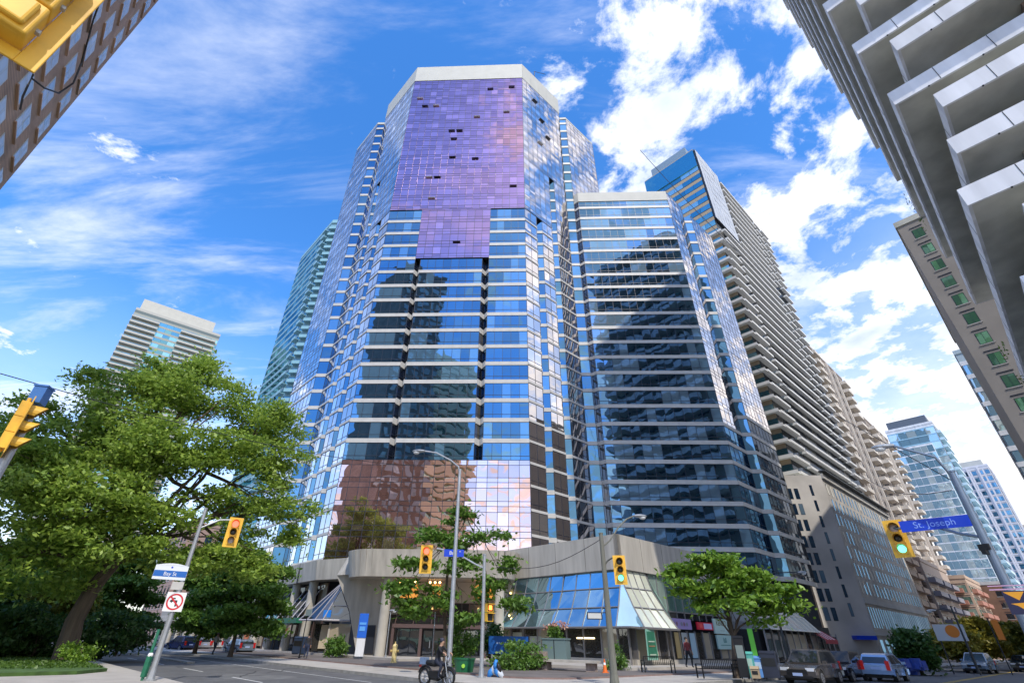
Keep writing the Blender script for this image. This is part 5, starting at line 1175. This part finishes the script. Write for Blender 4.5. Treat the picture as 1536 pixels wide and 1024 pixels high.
abox('dark sandwich cart beside the left shop entrance','litter_bin','litter bin',447,56,1.2,.7,1.3,mat('cart_dark',(.03,.05,.10),.5),z=.4)
x,y,z=gp(426,57,3.0);flatsign('small white hanging shop sign under the left canopy wing',(at(431,944,56)),-45,1.2,.75,mat('pink_white',(.6,.5,.52),.5),'sign','hanging_sign',parts=lambda T:(lambda m:(m.box(-.4,.1,-.006,-.001,-.08,.12,0),m.box(.15,.35,-.006,-.001,-.2,-.05,0),m.build('marks',[mat('mark_red',(.5,.1,.1),.5)],T)))(MB()))
flatsign('green and lime vertical flag sign between the shop signs',at(1130,970,43),-45,.35,2.2,mat('lime_flag',(.2,.75,.08),.5),'flag sign','flag_sign')
T=flatsign('green shop sign band with white logo on the left glass canopy',at(463,918,52),-45,1.2,.5,mat('shop_sign_w',(.3,.36,.34),.5),'sign','shop_sign')
# cone
x,y,z=gp(906,36,.23)
T=thing('traffic_cone','orange cone half behind the weathered pole','cone',(x,y,z));mb=MB();mb.cbox((x,y,z+.02),.36,.36,.04);mb.cyl((x,y,z+.04),(x,y,z+.7),.14,14,0,.03);mb.build('cone',ORANGE,T);mb=MB();mb.cyl((x,y,z+.4),(x,y,z+.52),.087,14,0,.067);mb.build('reflective_band',WHT,T)
def POSTS(T):
    for s in(-.9,.9): m=MB();m.cyl((s,.06,-5.2),(s,.06,.6),.05,8);m.build('post',STEELD,T)
# banners on right street
c=at(1497,944,70);T=flatsign('orange pointed banner on a post among the yellow trees',c,-40,.5,1.6,mat('banner_orange2',(.75,.22,.02),.6),'banner','street_banner',parts=lambda T:(lambda m:(m.cyl((-.4,.06,-6),(-.4,.06,1.0),.05,8),m.build('post',STEELD,T)))(MB()))
c=at(1425,948,66);T=flatsign('white sign with orange swirl beside the slot-window block corner',c,-40,2.2,1.3,mat('poster_white',(.55,.55,.55),.6),'sign','poster_sign',parts=lambda T:(lambda m:(m.cyl((.2,-.01,.1),(.2,-.003,.1),.5,18,0),m.build('orange_swirl',[mat('banner_orange2',(.75,.22,.02),.6)],T),POSTS(T)))(MB()))
# patio umbrellas/blue cover
x,y,z=gp(1362,58,.2);T=thing('covered_goods','heap of goods under a crumpled blue tarpaulin by the small dark tree','tarpaulin',(x,y,z))
mb=MB()
for k in range(26):
    mb.cbox((x+random.uniform(-.9,.9),y+random.uniform(-.5,.5),z+.4+random.uniform(-.3,.3)),random.uniform(.4,.7),random.uniform(.4,.6),random.uniform(.3,.6),random.random()*3)
mb.build('tarpaulin',mat('tarp_blue',(.02,.06,.32),.5,0,.3,3),T)
# ------------------------------------------------------------------ low street to the far left
def row_house(label,p0,p1,q0,q1,h,wm,rm,seed):
    T=thing('row_house',label,'house',PQ((p0+p1)/2,(q0+q1)/2),0,'old houses at the far end of the left street')
    corepoly(T,[PQ(p0,q0)[:2],PQ(p0,q1)[:2],PQ(p1,q1)[:2],PQ(p1,q0)[:2]],0,h,wm)
    mb=MB();a,b,c,d=PQ(p0-.3,q0),PQ(p0-.3,q1),PQ(p1+.3,q1),PQ(p1+.3,q0);m1=PQ((p0+p1)/2,q0);m2=PQ((p0+p1)/2,q1);r=h+3
    mb.quad((*a[:2],h),(*b[:2],h),(*m2[:2],r),(*m1[:2],r));mb.quad((*c[:2],h),(*d[:2],h),(*m1[:2],r),(*m2[:2],r));mb.face([(*a[:2],h),(*m1[:2],r),(*d[:2],h)],1);mb.face([(*b[:2],h),(*c[:2],h),(*m2[:2],r)],1);mb.build('roof',[rm,wm],T)
    out=[]
    for A,B,n in((PQ(p1,q0),PQ(p1,q1),(S2,S2)),(PQ(p0,q1),PQ(p1,q1),(S2,-S2))):
        w=W(A,B);w=w if w.n.dot(Vector((*n,0)))>0 else W(B,A);windows_on(w,out,.5,w.L-.5,1.2,h-.3,3,2.9,1.1,1.6)
    for m in out: m.build('window',[G_DARK,WHT,CONC],T)
row_house('red-brown brick house with grey roof, nearest at the far left street',-4,5,-92,-80,7.5,BROWN,mat('slate',(.12,.12,.13),.8),1)
row_house('pale rendered house with grey roof further along the left street',-4,5,-106,-95,6.6,mat('render_pale',(.3,.26,.22),.9),mat('slate',(.12,.12,.13),.8),2)
row_house('orange brick house at the end of the left street',-4,5,-122,-109,8,mat('orange_brick',(.45,.2,.10),.9),mat('slate2',(.16,.12,.10),.8),3)
T=box_tower('low grey shop building with white columns along the left street beyond the podium','building',28,44,-140,-76,8.2,mat('arcade_grey',(.28,.27,.25),.9),G_SHOP,3.9,3.2,.8,.6,name='arcade_building',faces='FS')
for k in range(11):
    x,y,_=PQ(26.4,-78-k*5.2);mb=MB();mb.cyl((x,y,.2),(x,y,4.0),.33,14);mb.build('column',CONC_L if k!=0 else mat('rust_column',(.4,.14,.08),.8),T)
m=MB();m.prism([PQ(p,q)[:2] for p,q in((25.8,-140),(28,-140),(28,-76),(25.8,-76))],4.0,5.0);m.build('canopy',CONC,T)
for k in range(5):
    x,y,_=PQ(26.6,-80.5-k*5.2);mb=MB();mb.ball((x,y,3.8),.16);mb.build('canopy_lamp',mat('lamp_glow',(1,.6,.2)),T)
box_tower('tall brick apartment block seen dimly through the big tree','building',30,60,-175,-150,26,mat('rose_brick',(.36,.24,.2),.9),G_DARK,3,3.4,.5,.5,faces='FS')
# ------------------------------------------------------------------ VEHICLES
def car(label,loc,rz,col,L=4.6,Wd=1.86,H=1.66,kind='suv',group=None,rear_lit=False):
    T=thing('parked_car',label,'car',loc,rz,group,True)   # front faces -X? front = +X
    paint=mat('paint_%d_%d_%d'%tuple(int(c*999) for c in col),col,.25,.3);paint.node_tree.nodes['Principled BSDF'].inputs['Coat Weight'].default_value=.8
    hw=Wd/2;sill=.32;bel=.98 if kind=='suv' else .92;wr=.36 if kind=='suv' else .32;xf,xr=L/2-.9,-L/2+.85
    # side profile with arches
    def arch(cx,n=8): return [(cx+(wr+.06)*math.cos(math.pi*i/n),.32+max(0,(wr+.06)*math.sin(math.pi*i/n))) for i in range(n+1)]
    low=[(L/2-.02,sill+.05)]+arch(xf)+arch(xr)+[(-L/2+.02,sill+.08)]
    upr=[(-L/2,.62),(-L/2+.03,bel-.02),(-L/2+.25,bel+.02),(.75,bel),(1.0,bel),(L/2-.55,bel-.10),(L/2-.12,bel-.22),(L/2,.66)]
    prof=low+upr;n=len(prof);mb=MB()
    ys=[(-hw,.0),(-hw+.0,.0)]
    S=[]
    for y,ins in((-hw+.10,.05),(-hw,0),(hw,0),(hw-.10,.05)):
        cx,cz=0,.6;S.append([(x*(1-ins*.35),y,z if z<.5 else z-ins*.0) for x,z in prof])
    # skin: caps and strips (centre higher bonnet)
    vs=[p for s in S for p in s];fs=[]
    for k in range(3): fs+=[(k*n+i,k*n+(i+1)%n,(k+1)*n+(i+1)%n,(k+1)*n+i) for i in range(n)]
    mb._a([(p[0],p[1]*1.0,p[2]) for p in vs],fs,0);mb._a(S[0],[tuple(reversed(range(n)))],0);mb._a(S[3],[tuple(range(n))],0)
    # cabin
    if kind=='suv': rf=[(-L/2+.35,bel),(-L/2+.62,H-.06),(-L/2+1.0,H),(.3,H),(1.12,bel)]
    else: rf=[(-L/2+.12,bel),(-L/2+.45,H-.08),(-L/2+.8,H),(.45,H),(1.35,bel-.02)]
    ti=.20
    def cab(ins,up,sx=0): return [(x,(hw-.04-(ti*(z-bel)/(H-bel)))-ins,z+up) for x,z in rf]
    A=cab(0,0);nn=len(A)
    vs=[(x,-y,z) for x,y,z in A]+[(x,y,z) for x,y,z in A]
    mb._a(vs,[(i,i+1,nn+i+1,nn+i) for i in range(nn-1)]+[tuple(reversed(range(nn))),tuple(range(nn,2*nn))],0)
    mb.build('body',[paint],T)
    gm=mat('car_glass',(.02,.025,.03),.05,0,spec=.9)
    def onside(s,pts,name):
        mb=MB();mb.face([(x,s*((hw-.04-(ti*(z-bel)/(H-bel)))+.006),z) for x,z in pts],0);mb.build(name,gm,T)
    r0=rf[0][0];
    for s in(-1,1):
        onside(s,[(r0+.42,bel+.04),(-.35,bel+.04),(-.35,H-.1),(r0+.62,H-.12)],'side_window');onside(s,[(-.25,bel+.04),(.95,bel+.04),(.32,H-.1),(-.25,H-.1)],'side_window')
    mb=MB();x0,x1=rf[3][0],rf[4][0];mb.quad((x1-.04+.02,-hw+.14,bel+.05),(x1-.04+.02,hw-.14,bel+.05),(x0+.1,hw-.28,H-.06),(x0+.1,-hw+.28,H-.06));mb.build('windscreen',gm,T)
    x0,x1=rf[1][0],rf[0][0];mb=MB();mb.quad((x1+.01,-hw+.16,bel+.08),(x0-.03,-hw+.28,H-.14),(x0-.03,hw-.28,H-.14),(x1+.01,hw-.16,bel+.08));mb.build('rear_window',gm,T)
    for x in(xf,xr):
        for s in(-1,1):
            wt=MB();y=s*(hw-.12);wt.cyl((x,y-.11,wr-.02),(x,y+.11,wr-.02),wr,20);w_=wt.build('wheel',RUBBER,T);rm=MB();rm.cyl((x,y+s*.1,wr-.02),(x,y+s*.125,wr-.02),wr*.64,16)
            for k in range(5):
                a=k*1.2566;rm.cbox((x+math.cos(a)*wr*.3,y+s*.128,wr-.02+math.sin(a)*wr*.3),.05,.02,.05,0,1)
            r=rm.build('rim',[RIM,BLK],T);r.parent=w_
    for s in(-1,1):
        mb=MB();mb.cbox((L/2-.12,s*(hw-.27),.72),.24,.42,.15);mb.build('headlight',mat('headlight',(.7,.72,.75),.1),T)
        mb=MB();mb.cbox((-L/2+.03,s*(hw-.17),.88),.16,.2,.42 if kind=='suv' else .5);mb.build('tail_light',mat('tail_red',(.45,.01,.01),.3,emit=(1,.03,.02),estr=.8 if rear_lit else .05),T)
        mb=MB();mb.cbox((.82,s*(hw+.1),bel+.08),.14,.2,.14);mb.build('mirror',paint,T)
        mb=MB()
        mb.box(-.32,-.31,s*hw-.004,s*hw+.004,.4,bel-.02);mb.box(.95,.96,s*hw-.004,s*hw+.004,.4,bel-.02);mb.box(-.55,-.4,s*hw-.01,s*hw+.02,.78,.81);mb.box(.0+.55,.7,s*hw-.01,s*hw+.02,.78,.81);mb.build('door_line',BLK,T)
    mb=MB();mb.cbox((L/2+.0,0,.6),.06,Wd*.55,.22);mb.cbox((L/2,0,.36),.05,Wd*.8,.12);mb.build('grille',BLK,T)
    for xx,zz in((L/2+.04,.48),(-L/2-.01,.72)): mb=MB();mb.cbox((xx,0,zz),.02,.5,.14);mb.build('number_plate',mat('plate',(.4,.5,.75),.5),T)
    mb=MB();mb.box(-L/2+.2,L/2-.2,-hw+.2,hw-.2,.2,.36);mb.build('underbody',BLK,T)
    return T
CG='cars parked along the right kerb'
def carat(px,R,hd,label,col,**k):
    p=at(px,985,R);return car(label,(p[0],p[1],0),rad(hd),col,**k)
carat(1213,38.5,225,'dark grey-bronze SUV facing us, first in the row of parked cars on the right',(.10,.09,.085),group=CG,L=4.7,H=1.66)
carat(1258,43.5,225,'black SUV with blue reflections directly behind the bronze one',(.02,.022,.035),group=CG,L=4.6,H=1.6)
carat(1321,46,45,'light blue hatchback with red tail lamp, third of the parked cars',(.36,.50,.72),kind='hatch',L=4.1,Wd=1.75,H=1.52,group=CG,rear_lit=True)
carat(1464,72,222,'small white-blue SUV driving towards us further up the right street',(.28,.36,.45),L=4.5,H=1.65)
carat(1533,84,222,'dark car at the far right edge of the road',(.12,.15,.15),kind='hatch',L=4.3,H=1.5)
LGp='cars parked on the far left street'
carat(266,84,150,'dark blue car at the left end of the far row on the left street',(.02,.04,.13),group=LGp)
carat(288,88,150,'silver car in the middle of the far row on the left street',(.45,.46,.5),kind='hatch',H=1.5,group=LGp)
carat(306,91,150,'white car at the right end of the far row on the left street',(.7,.7,.72),kind='hatch',H=1.5,group=LGp)
carat(354,72,140,'grey-blue car parked by the arcade columns on the left street',(.2,.25,.32),kind='hatch',H=1.45)
# ------------------------------------------------------------------ PEOPLE (one skinned surface each)
def skin_body(J,E_,Rd,root=0,sub=1):
    me=bpy.data.meshes.new('body');me.from_pydata(J,E_,[]);o=bpy.data.objects.new('body',me);COL.objects.link(o)
    o.modifiers.new('s','SKIN');o.modifiers['s'].use_smooth_shade=True
    if not me.skin_vertices: 
        bm=bmesh.new();bm.from_mesh(me);bm.verts.layers.skin.verify();bm.to_mesh(me);bm.free()
    for i,v in enumerate(me.skin_vertices[0].data): v.radius=(Rd[i],Rd[i]*(.75 if Rd[i]>.11 else 1)) if i!=0 else (Rd[i],Rd[i]*.75);v.use_root=(i==root)
    sb=o.modifiers.new('u','SUBSURF');sb.levels=sub;sb.render_levels=sub
    bpy.context.view_layer.update();m2=bpy.data.meshes.new_from_object(o.evaluated_get(bpy.context.evaluated_depsgraph_get()));bpy.data.objects.remove(o);return m2
def person(label,loc,rz,shirt,trous,hair=(.02,.015,.01),pose='walk',cat='person',sleeve=True,skirt=False):
    T=thing('person',label,cat,loc,rz,None,True);J=[];E_=[];R=[]
    def v(p,r,par=None):
        J.append(p);R.append(r)
        if par is not None: E_.append((par,len(J)-1))
        return len(J)-1
    # facing -Y
    if pose=='ride': zh=.86;lean=-.18
    else: zh=.93;lean=0
    pel=v((0,0,zh),.15);wa=v((0,lean*.3,zh+.16),.135,pel);ch=v((0,lean*.8,zh+.38),.165,wa);nk=v((0,lean*1.1,zh+.56),.06,ch);hd=v((0,lean*1.2-.02,zh+.66),.085,nk);tp=v((0,lean*1.2,zh+.78),.09,hd);nose=v((0,lean*1.2-.10,zh+.69),.03,hd)
    for s in(-1,1):
        sh=v((s*.18,lean,zh+.5),.065,ch)
        if pose=='ride': el=v((s*.27,lean-.2,zh+.32),.05,sh);wr=v((s*.25,lean-.42,zh+.26),.035,el)
        else: el=v((s*.25,.03*s,zh+.2),.048,sh);wr=v((s*.27,-.06*s-.04,zh-.05),.034,el)
        pm=v((J[wr][0],J[wr][1]-.03,J[wr][2]-.08 if pose!='ride' else J[wr][2]-.02),.036,wr)
        for k in range(4):
            fx=(k-1.5)*.02;v((J[pm][0]+fx,J[pm][1]-.02,J[pm][2]-.07-.01*(1.5-abs(k-1.5))),.011,pm)
        v((J[pm][0]-s*.04,J[pm][1]-.03,J[pm][2]-.03),.012,pm)
        hp=v((s*.1,0,zh-.06),.11,pel)
        if pose=='ride': kn=v((s*.17,-.38,zh-.2),.075,hp);an=v((s*.2,-.25,.24),.05,kn);to=v((s*.2,-.42,.18),.045,an)
        else: kn=v((s*.11,-.13*s-.04,.5),.072,hp);an=v((s*.11,-.2*s+.1,.09),.045,kn);to=v((s*.12,-.2*s-.06,.05),.042,an)
    me=skin_body(J,E_,R);ms=[mat('cloth_'+label,shirt,.8,0,.1,9),mat('trouser_'+label,trous,.8,0,.1,9),SKIN,BLK]
    for m in ms: me.materials.append(m)
    for f in me.polygons:
        c=f.center;z=c.z
        if z>zh+.54: k=2
        elif abs(c.x)>.2 and z<zh+.02 and pose!='ride': k=2
        elif pose=='ride' and c.y<-.52 and z>zh: k=2
        elif z<.13 or (pose=='ride' and z<.24): k=3
        elif z<zh+.06: k=1
        else: k=0
        f.material_index=k;f.use_smooth=True
    o=bpy.data.objects.new('body',me);COL.objects.link(o);o.parent=T
    mb=MB();mb.ball((0,lean*1.2+.015,zh+.76),.115,0,12,(.9,1.02,.95));mb.build('hair' if pose!='ride' else 'helmet',mat('hair_%d'%int(hair[0]*100),hair,.6),T,smooth=True)
    mb=MB()
    for s in(-1,1): mb.ball((s*.032,lean*1.2-.105,zh+.715),.011,0,6)
    mb.ball((0,lean*1.2-.108,zh+.655),.018,1,6,(1.4,.4,.35));mb.build('face_features',[BLK,mat('lips',(.35,.12,.1),.6)],T)
    return T
mp=at(655,1000,26.2);MR=rad(62)
person('rider in black jacket and dark trousers on a moped beside the lamp pole',(mp[0],mp[1],.10),MR,(.015,.015,.02),(.015,.02,.04),(.03,.03,.05),'ride')
def moped():
    T=thing('moped','black moped with pale rims at the kerb beside the lamp pole','moped',(mp[0],mp[1],0.0),MR,None,True)
    for y in(-.68,.62):
        w=MB();n=24;Rr=.31
        for k in range(n): pass
        ring=[(0,y+Rr*math.cos(2*math.pi*k/n),.33+Rr*math.sin(2*math.pi*k/n)) for k in range(n+1)];w.tube(ring,.055,7,0,False);wo=w.build('wheel',RUBBER,T)
        r=MB();ring=[(0,y+.24*math.cos(2*math.pi*k/n),.33+.24*math.sin(2*math.pi*k/n)) for k in range(n+1)];r.tube(ring,.022,6,0,False)
        for k in range(6): a=k*math.pi/3;r.cyl((0,y,.33),(0,y+.24*math.cos(a),.33+.24*math.sin(a)),.014,5)
        r.cyl((-.05,y,.33),(.05,y,.33),.05,10);ro=r.build('rim',RIM,T);ro.parent=wo
        f=MB();f.tube([(0,y+.38*math.cos(t),.33+.38*math.sin(t)) for t in [rad(20+14*i) for i in range(11)]],.05,6);f.build('mudguard',BLKM,T)
    m=MB();m.tube([(0,-.55,.85),(0,-.42,.4),(0,-.1,.3),(0,.3,.34),(0,.5,.6)],[.05,.09,.13,.12,.08],10);m.cbox((0,.1,.42),.24,.5,.26);m.build('frame',BLKM,T)
    m=MB();m.tube([(0,-.05,.80),(0,.2,.84),(0,.55,.86)],[.08,.14,.10],10);m.build('seat',BLK,T)
    m=MB();m.cyl((-.07,-.66,.35),(-.07,-.5,.95),.025);m.cyl((.07,-.66,.35),(.07,-.5,.95),.025);m.cyl((0,-.52,.9),(0,-.47,1.12),.04);m.build('fork',STEEL,T)
    m=MB();m.tube([(-.34,-.42,1.12),(-.1,-.48,1.1),(.1,-.48,1.1),(.34,-.42,1.12)],.02,7);m.build('handlebar',BLK,T)
    m=MB();m.ball((0,-.62,.98),.1,0,12,(1,.7,1));m.build('headlight',RIM,T)
    m=MB();m.cbox((0,.72,.92),.32,.3,.26);m.build('rear_box',mat('box_blue_grey',(.15,.22,.35),.4),T)
    m=MB();m.cbox((0,.93,.72),.12,.05,.08);m.build('tail_light',mat('tail_red',(.45,.01,.01)),T)
moped()
p=gp(458,50.5,.27);person('person in dark coat walking on the left pavement below the glass canopy',p,rad(200),(.03,.03,.035),(.02,.03,.07))
p=gp(1033,41.5,.45);person('person in dark red top standing at the window under the lilac sign',p,rad(20),(.22,.04,.05),(.02,.02,.025))
p=gp(318,60,.2);person('person with pale backpack at the kerb on the left street',p,rad(170),(.35,.28,.2),(.04,.04,.05),(.1,.07,.04))
# blue white bag heap
x,y,_=at(735,990,30.3);T=thing('cargo_bag','blue and white striped bags leaning on the centre mast','bag',(x+.35,y,.15));mb=MB()
for k,(dx,dz,rr,cI,ll) in enumerate(((.05,.25,.16,0,.5),(.22,.42,.15,1,.3),(.38,.3,.17,0,-.5),(.55,.22,.15,1,-.7),(.3,.62,.12,0,.2),(.48,.5,.1,2,-.4))):
    c=(x+dx,y-.05*k,.1+dz);mb.tube([(c[0]-ll*.25,c[1],c[2]-.2),c,(c[0]+ll*.25,c[1],c[2]+.2)],[rr*.5,rr,rr*.55],9,cI)
mb.build('bag',[mat('bag_blue',(.03,.22,.62),.5,0,.2,8),mat('bag_white',(.6,.65,.72),.5,0,.2,8),BLK],T,smooth=True)
# ------------------------------------------------------------------ SKY, SUN, CAMERA
SUN_AZ,SUN_EL=162.,50.
w=bpy.data.worlds.new('World');sc.world=w;w.use_nodes=True;nt=w.node_tree;nt.nodes.clear();L=nt.links.new
out=_n(nt,'ShaderNodeOutputWorld');bg=_n(nt,'ShaderNodeBackground');sky=_n(nt,'ShaderNodeTexSky',sky_type='NISHITA');sky.sun_disc=False
sky.sun_elevation=rad(SUN_EL);sky.sun_rotation=rad(SUN_AZ);sky.ozone_density=3.5;sky.dust_density=.3;sky.air_density=1.0
hs=_n(nt,'ShaderNodeHueSaturation');hs.inputs['Saturation'].default_value=1.28;hs.inputs['Hue'].default_value=.505;hs.inputs['Value'].default_value=1.32;L(sky.outputs[0],hs.inputs['Color'])
tc=_n(nt,'ShaderNodeTexCoord');sp=_n(nt,'ShaderNodeSeparateXYZ');L(tc.outputs['Generated'],sp.inputs[0])
def M(op,a,b=None,c=None):
    n=_n(nt,'ShaderNodeMath',operation=op)
    for i,v in enumerate((a,b,c)):
        if v is None: continue
        if isinstance(v,(int,float)): n.inputs[i].default_value=v
        else: L(v,n.inputs[i])
    return n.outputs[0]
zc=M('MAXIMUM',M('ADD',sp.outputs[2],.12),.05)
u=M('DIVIDE',sp.outputs[0],zc);v=M('DIVIDE',sp.outputs[1],zc)
cb=_n(nt,'ShaderNodeCombineXYZ');L(u,cb.inputs[0]);L(v,cb.inputs[1])
n1=_n(nt,'ShaderNodeTexNoise');n1.inputs['Scale'].default_value=5.5;n1.inputs['Detail'].default_value=9;n1.inputs['Roughness'].default_value=.64;n1.inputs['Distortion'].default_value=.25;L(cb.outputs[0],n1.inputs['Vector'])
mp_=_n(nt,'ShaderNodeMapping');mp_.inputs['Rotation'].default_value=(0,0,rad(35));mp_.inputs['Scale'].default_value=(.6,2.2,1);L(cb.outputs[0],mp_.inputs[0])
n2=_n(nt,'ShaderNodeTexNoise');n2.inputs['Scale'].default_value=1.6;n2.inputs['Detail'].default_value=8;n2.inputs['Roughness'].default_value=.62;n2.inputs['Distortion'].default_value=.5;L(mp_.outputs[0],n2.inputs['Vector'])
# direction weights: puffy clouds to the right (+X) and low behind, wispy to the left
_ss=_n(nt,'ShaderNodeMapRange',interpolation_type='SMOOTHSTEP');L(sp.outputs[0],_ss.inputs[0]);_ss.inputs[1].default_value=-.05;_ss.inputs[2].default_value=.22;_ss.inputs[3].default_value=-.05;_ss.inputs[4].default_value=.13;_ss.inputs[1].default_value=-.25
right=M('ADD',_ss.outputs[0],M('MULTIPLY',M('MAXIMUM',M('SUBTRACT',.5,sp.outputs[2]),0),.30))
n3=_n(nt,'ShaderNodeTexNoise');n3.inputs['Scale'].default_value=.8;n3.inputs['Detail'].default_value=2;L(cb.outputs[0],n3.inputs['Vector'])
cov=M('ADD',M('ADD',n1.outputs['Fac'],right),M('MULTIPLY',M('SUBTRACT',n3.outputs['Fac'],.5),.2))
mr=_n(nt,'ShaderNodeMapRange',interpolation_type='SMOOTHSTEP');L(cov,mr.inputs[0]);mr.inputs[1].default_value=.56;mr.inputs[2].default_value=.70
wisp=_n(nt,'ShaderNodeMapRange',interpolation_type='SMOOTHSTEP');L(M('ADD',n2.outputs['Fac'],M('MULTIPLY',M('MAXIMUM',M('SUBTRACT',.55,sp.outputs[2]),0),.35)),wisp.inputs[0]);wisp.inputs[1].default_value=.46;wisp.inputs[2].default_value=.80;wisp.inputs[4].default_value=.75
hzd=_n(nt,'ShaderNodeMapRange',interpolation_type='SMOOTHSTEP');L(M('SUBTRACT',sp.outputs[2],M('MULTIPLY',M('MAXIMUM',sp.outputs[0],0),.35)),hzd.inputs[0]);hzd.inputs[1].default_value=.55;hzd.inputs[2].default_value=-.1;hzd.inputs[3].default_value=0;hzd.inputs[4].default_value=.75
dens=M('MAXIMUM',M('MAXIMUM',mr.outputs[0],wisp.outputs[0]),hzd.outputs[0])
# cloud colour: brighter tops, greyer cores, creamy near the horizon
n4=_n(nt,'ShaderNodeTexNoise');n4.inputs['Scale'].default_value=4.5;n4.inputs['Detail'].default_value=6;L(cb.outputs[0],n4.inputs['Vector'])
sh=_n(nt,'ShaderNodeMapRange');L(M('ADD',n4.outputs['Fac'],M('MULTIPLY',M('SUBTRACT',cov,.7),.5)),sh.inputs[0]);sh.inputs[1].default_value=.35;sh.inputs[2].default_value=.75
cc=_n(nt,'ShaderNodeMix',data_type='RGBA');L(sh.outputs[0],cc.inputs[0]);cc.inputs[6].default_value=(5.1,5.2,5.5,1);cc.inputs[7].default_value=(2.7,3.2,4.3,1)
hz=_n(nt,'ShaderNodeMapRange');L(sp.outputs[2],hz.inputs[0]);hz.inputs[1].default_value=0;hz.inputs[2].default_value=.45;hz.inputs[3].default_value=1;hz.inputs[4].default_value=0
c2=_n(nt,'ShaderNodeMix',data_type='RGBA');L(hz.outputs[0],c2.inputs[0]);L(cc.outputs[2],c2.inputs[6]);c2.inputs[7].default_value=(5.2,4.95,4.65,1)
mx=_n(nt,'ShaderNodeMix',data_type='RGBA');L(dens,mx.inputs[0]);L(hs.outputs[0],mx.inputs[6]);L(c2.outputs[2],mx.inputs[7])
L(mx.outputs[2],bg.inputs['Color']);bg.inputs['Strength'].default_value=.15;L(bg.outputs[0],out.inputs['Surface'])
sl=bpy.data.lights.new('sun','SUN');sl.energy=2.0;sl.angle=rad(.6);sl.color=(1,.93,.82);so=bpy.data.objects.new('sun',sl);COL.objects.link(so)
d=Vector((math.sin(rad(SUN_AZ))*math.cos(rad(SUN_EL)),math.cos(rad(SUN_AZ))*math.cos(rad(SUN_EL)),math.sin(rad(SUN_EL))));so.rotation_euler=(-d).to_track_quat('-Z','Y').to_euler()
cam=bpy.data.cameras.new('camera');co=bpy.data.objects.new('camera',cam);COL.objects.link(co);sc.camera=co
cam.sensor_width=36;cam.lens=36*F_/1536;cam.shift_x=24/1536;cam.clip_end=3000;cam.clip_start=.1
Mx=Matrix((rt,up,-fw)).transposed().to_4x4();Mx.translation=Vector((0,0,HC));co.matrix_world=Mx
for o in bpy.data.objects:
    if '_o' in o: del o['_o']
sc.render.engine='CYCLES'
vs=sc.view_settings;vs.view_transform='Standard';vs.look='None';vs.gamma=1;vs.exposure=0.84
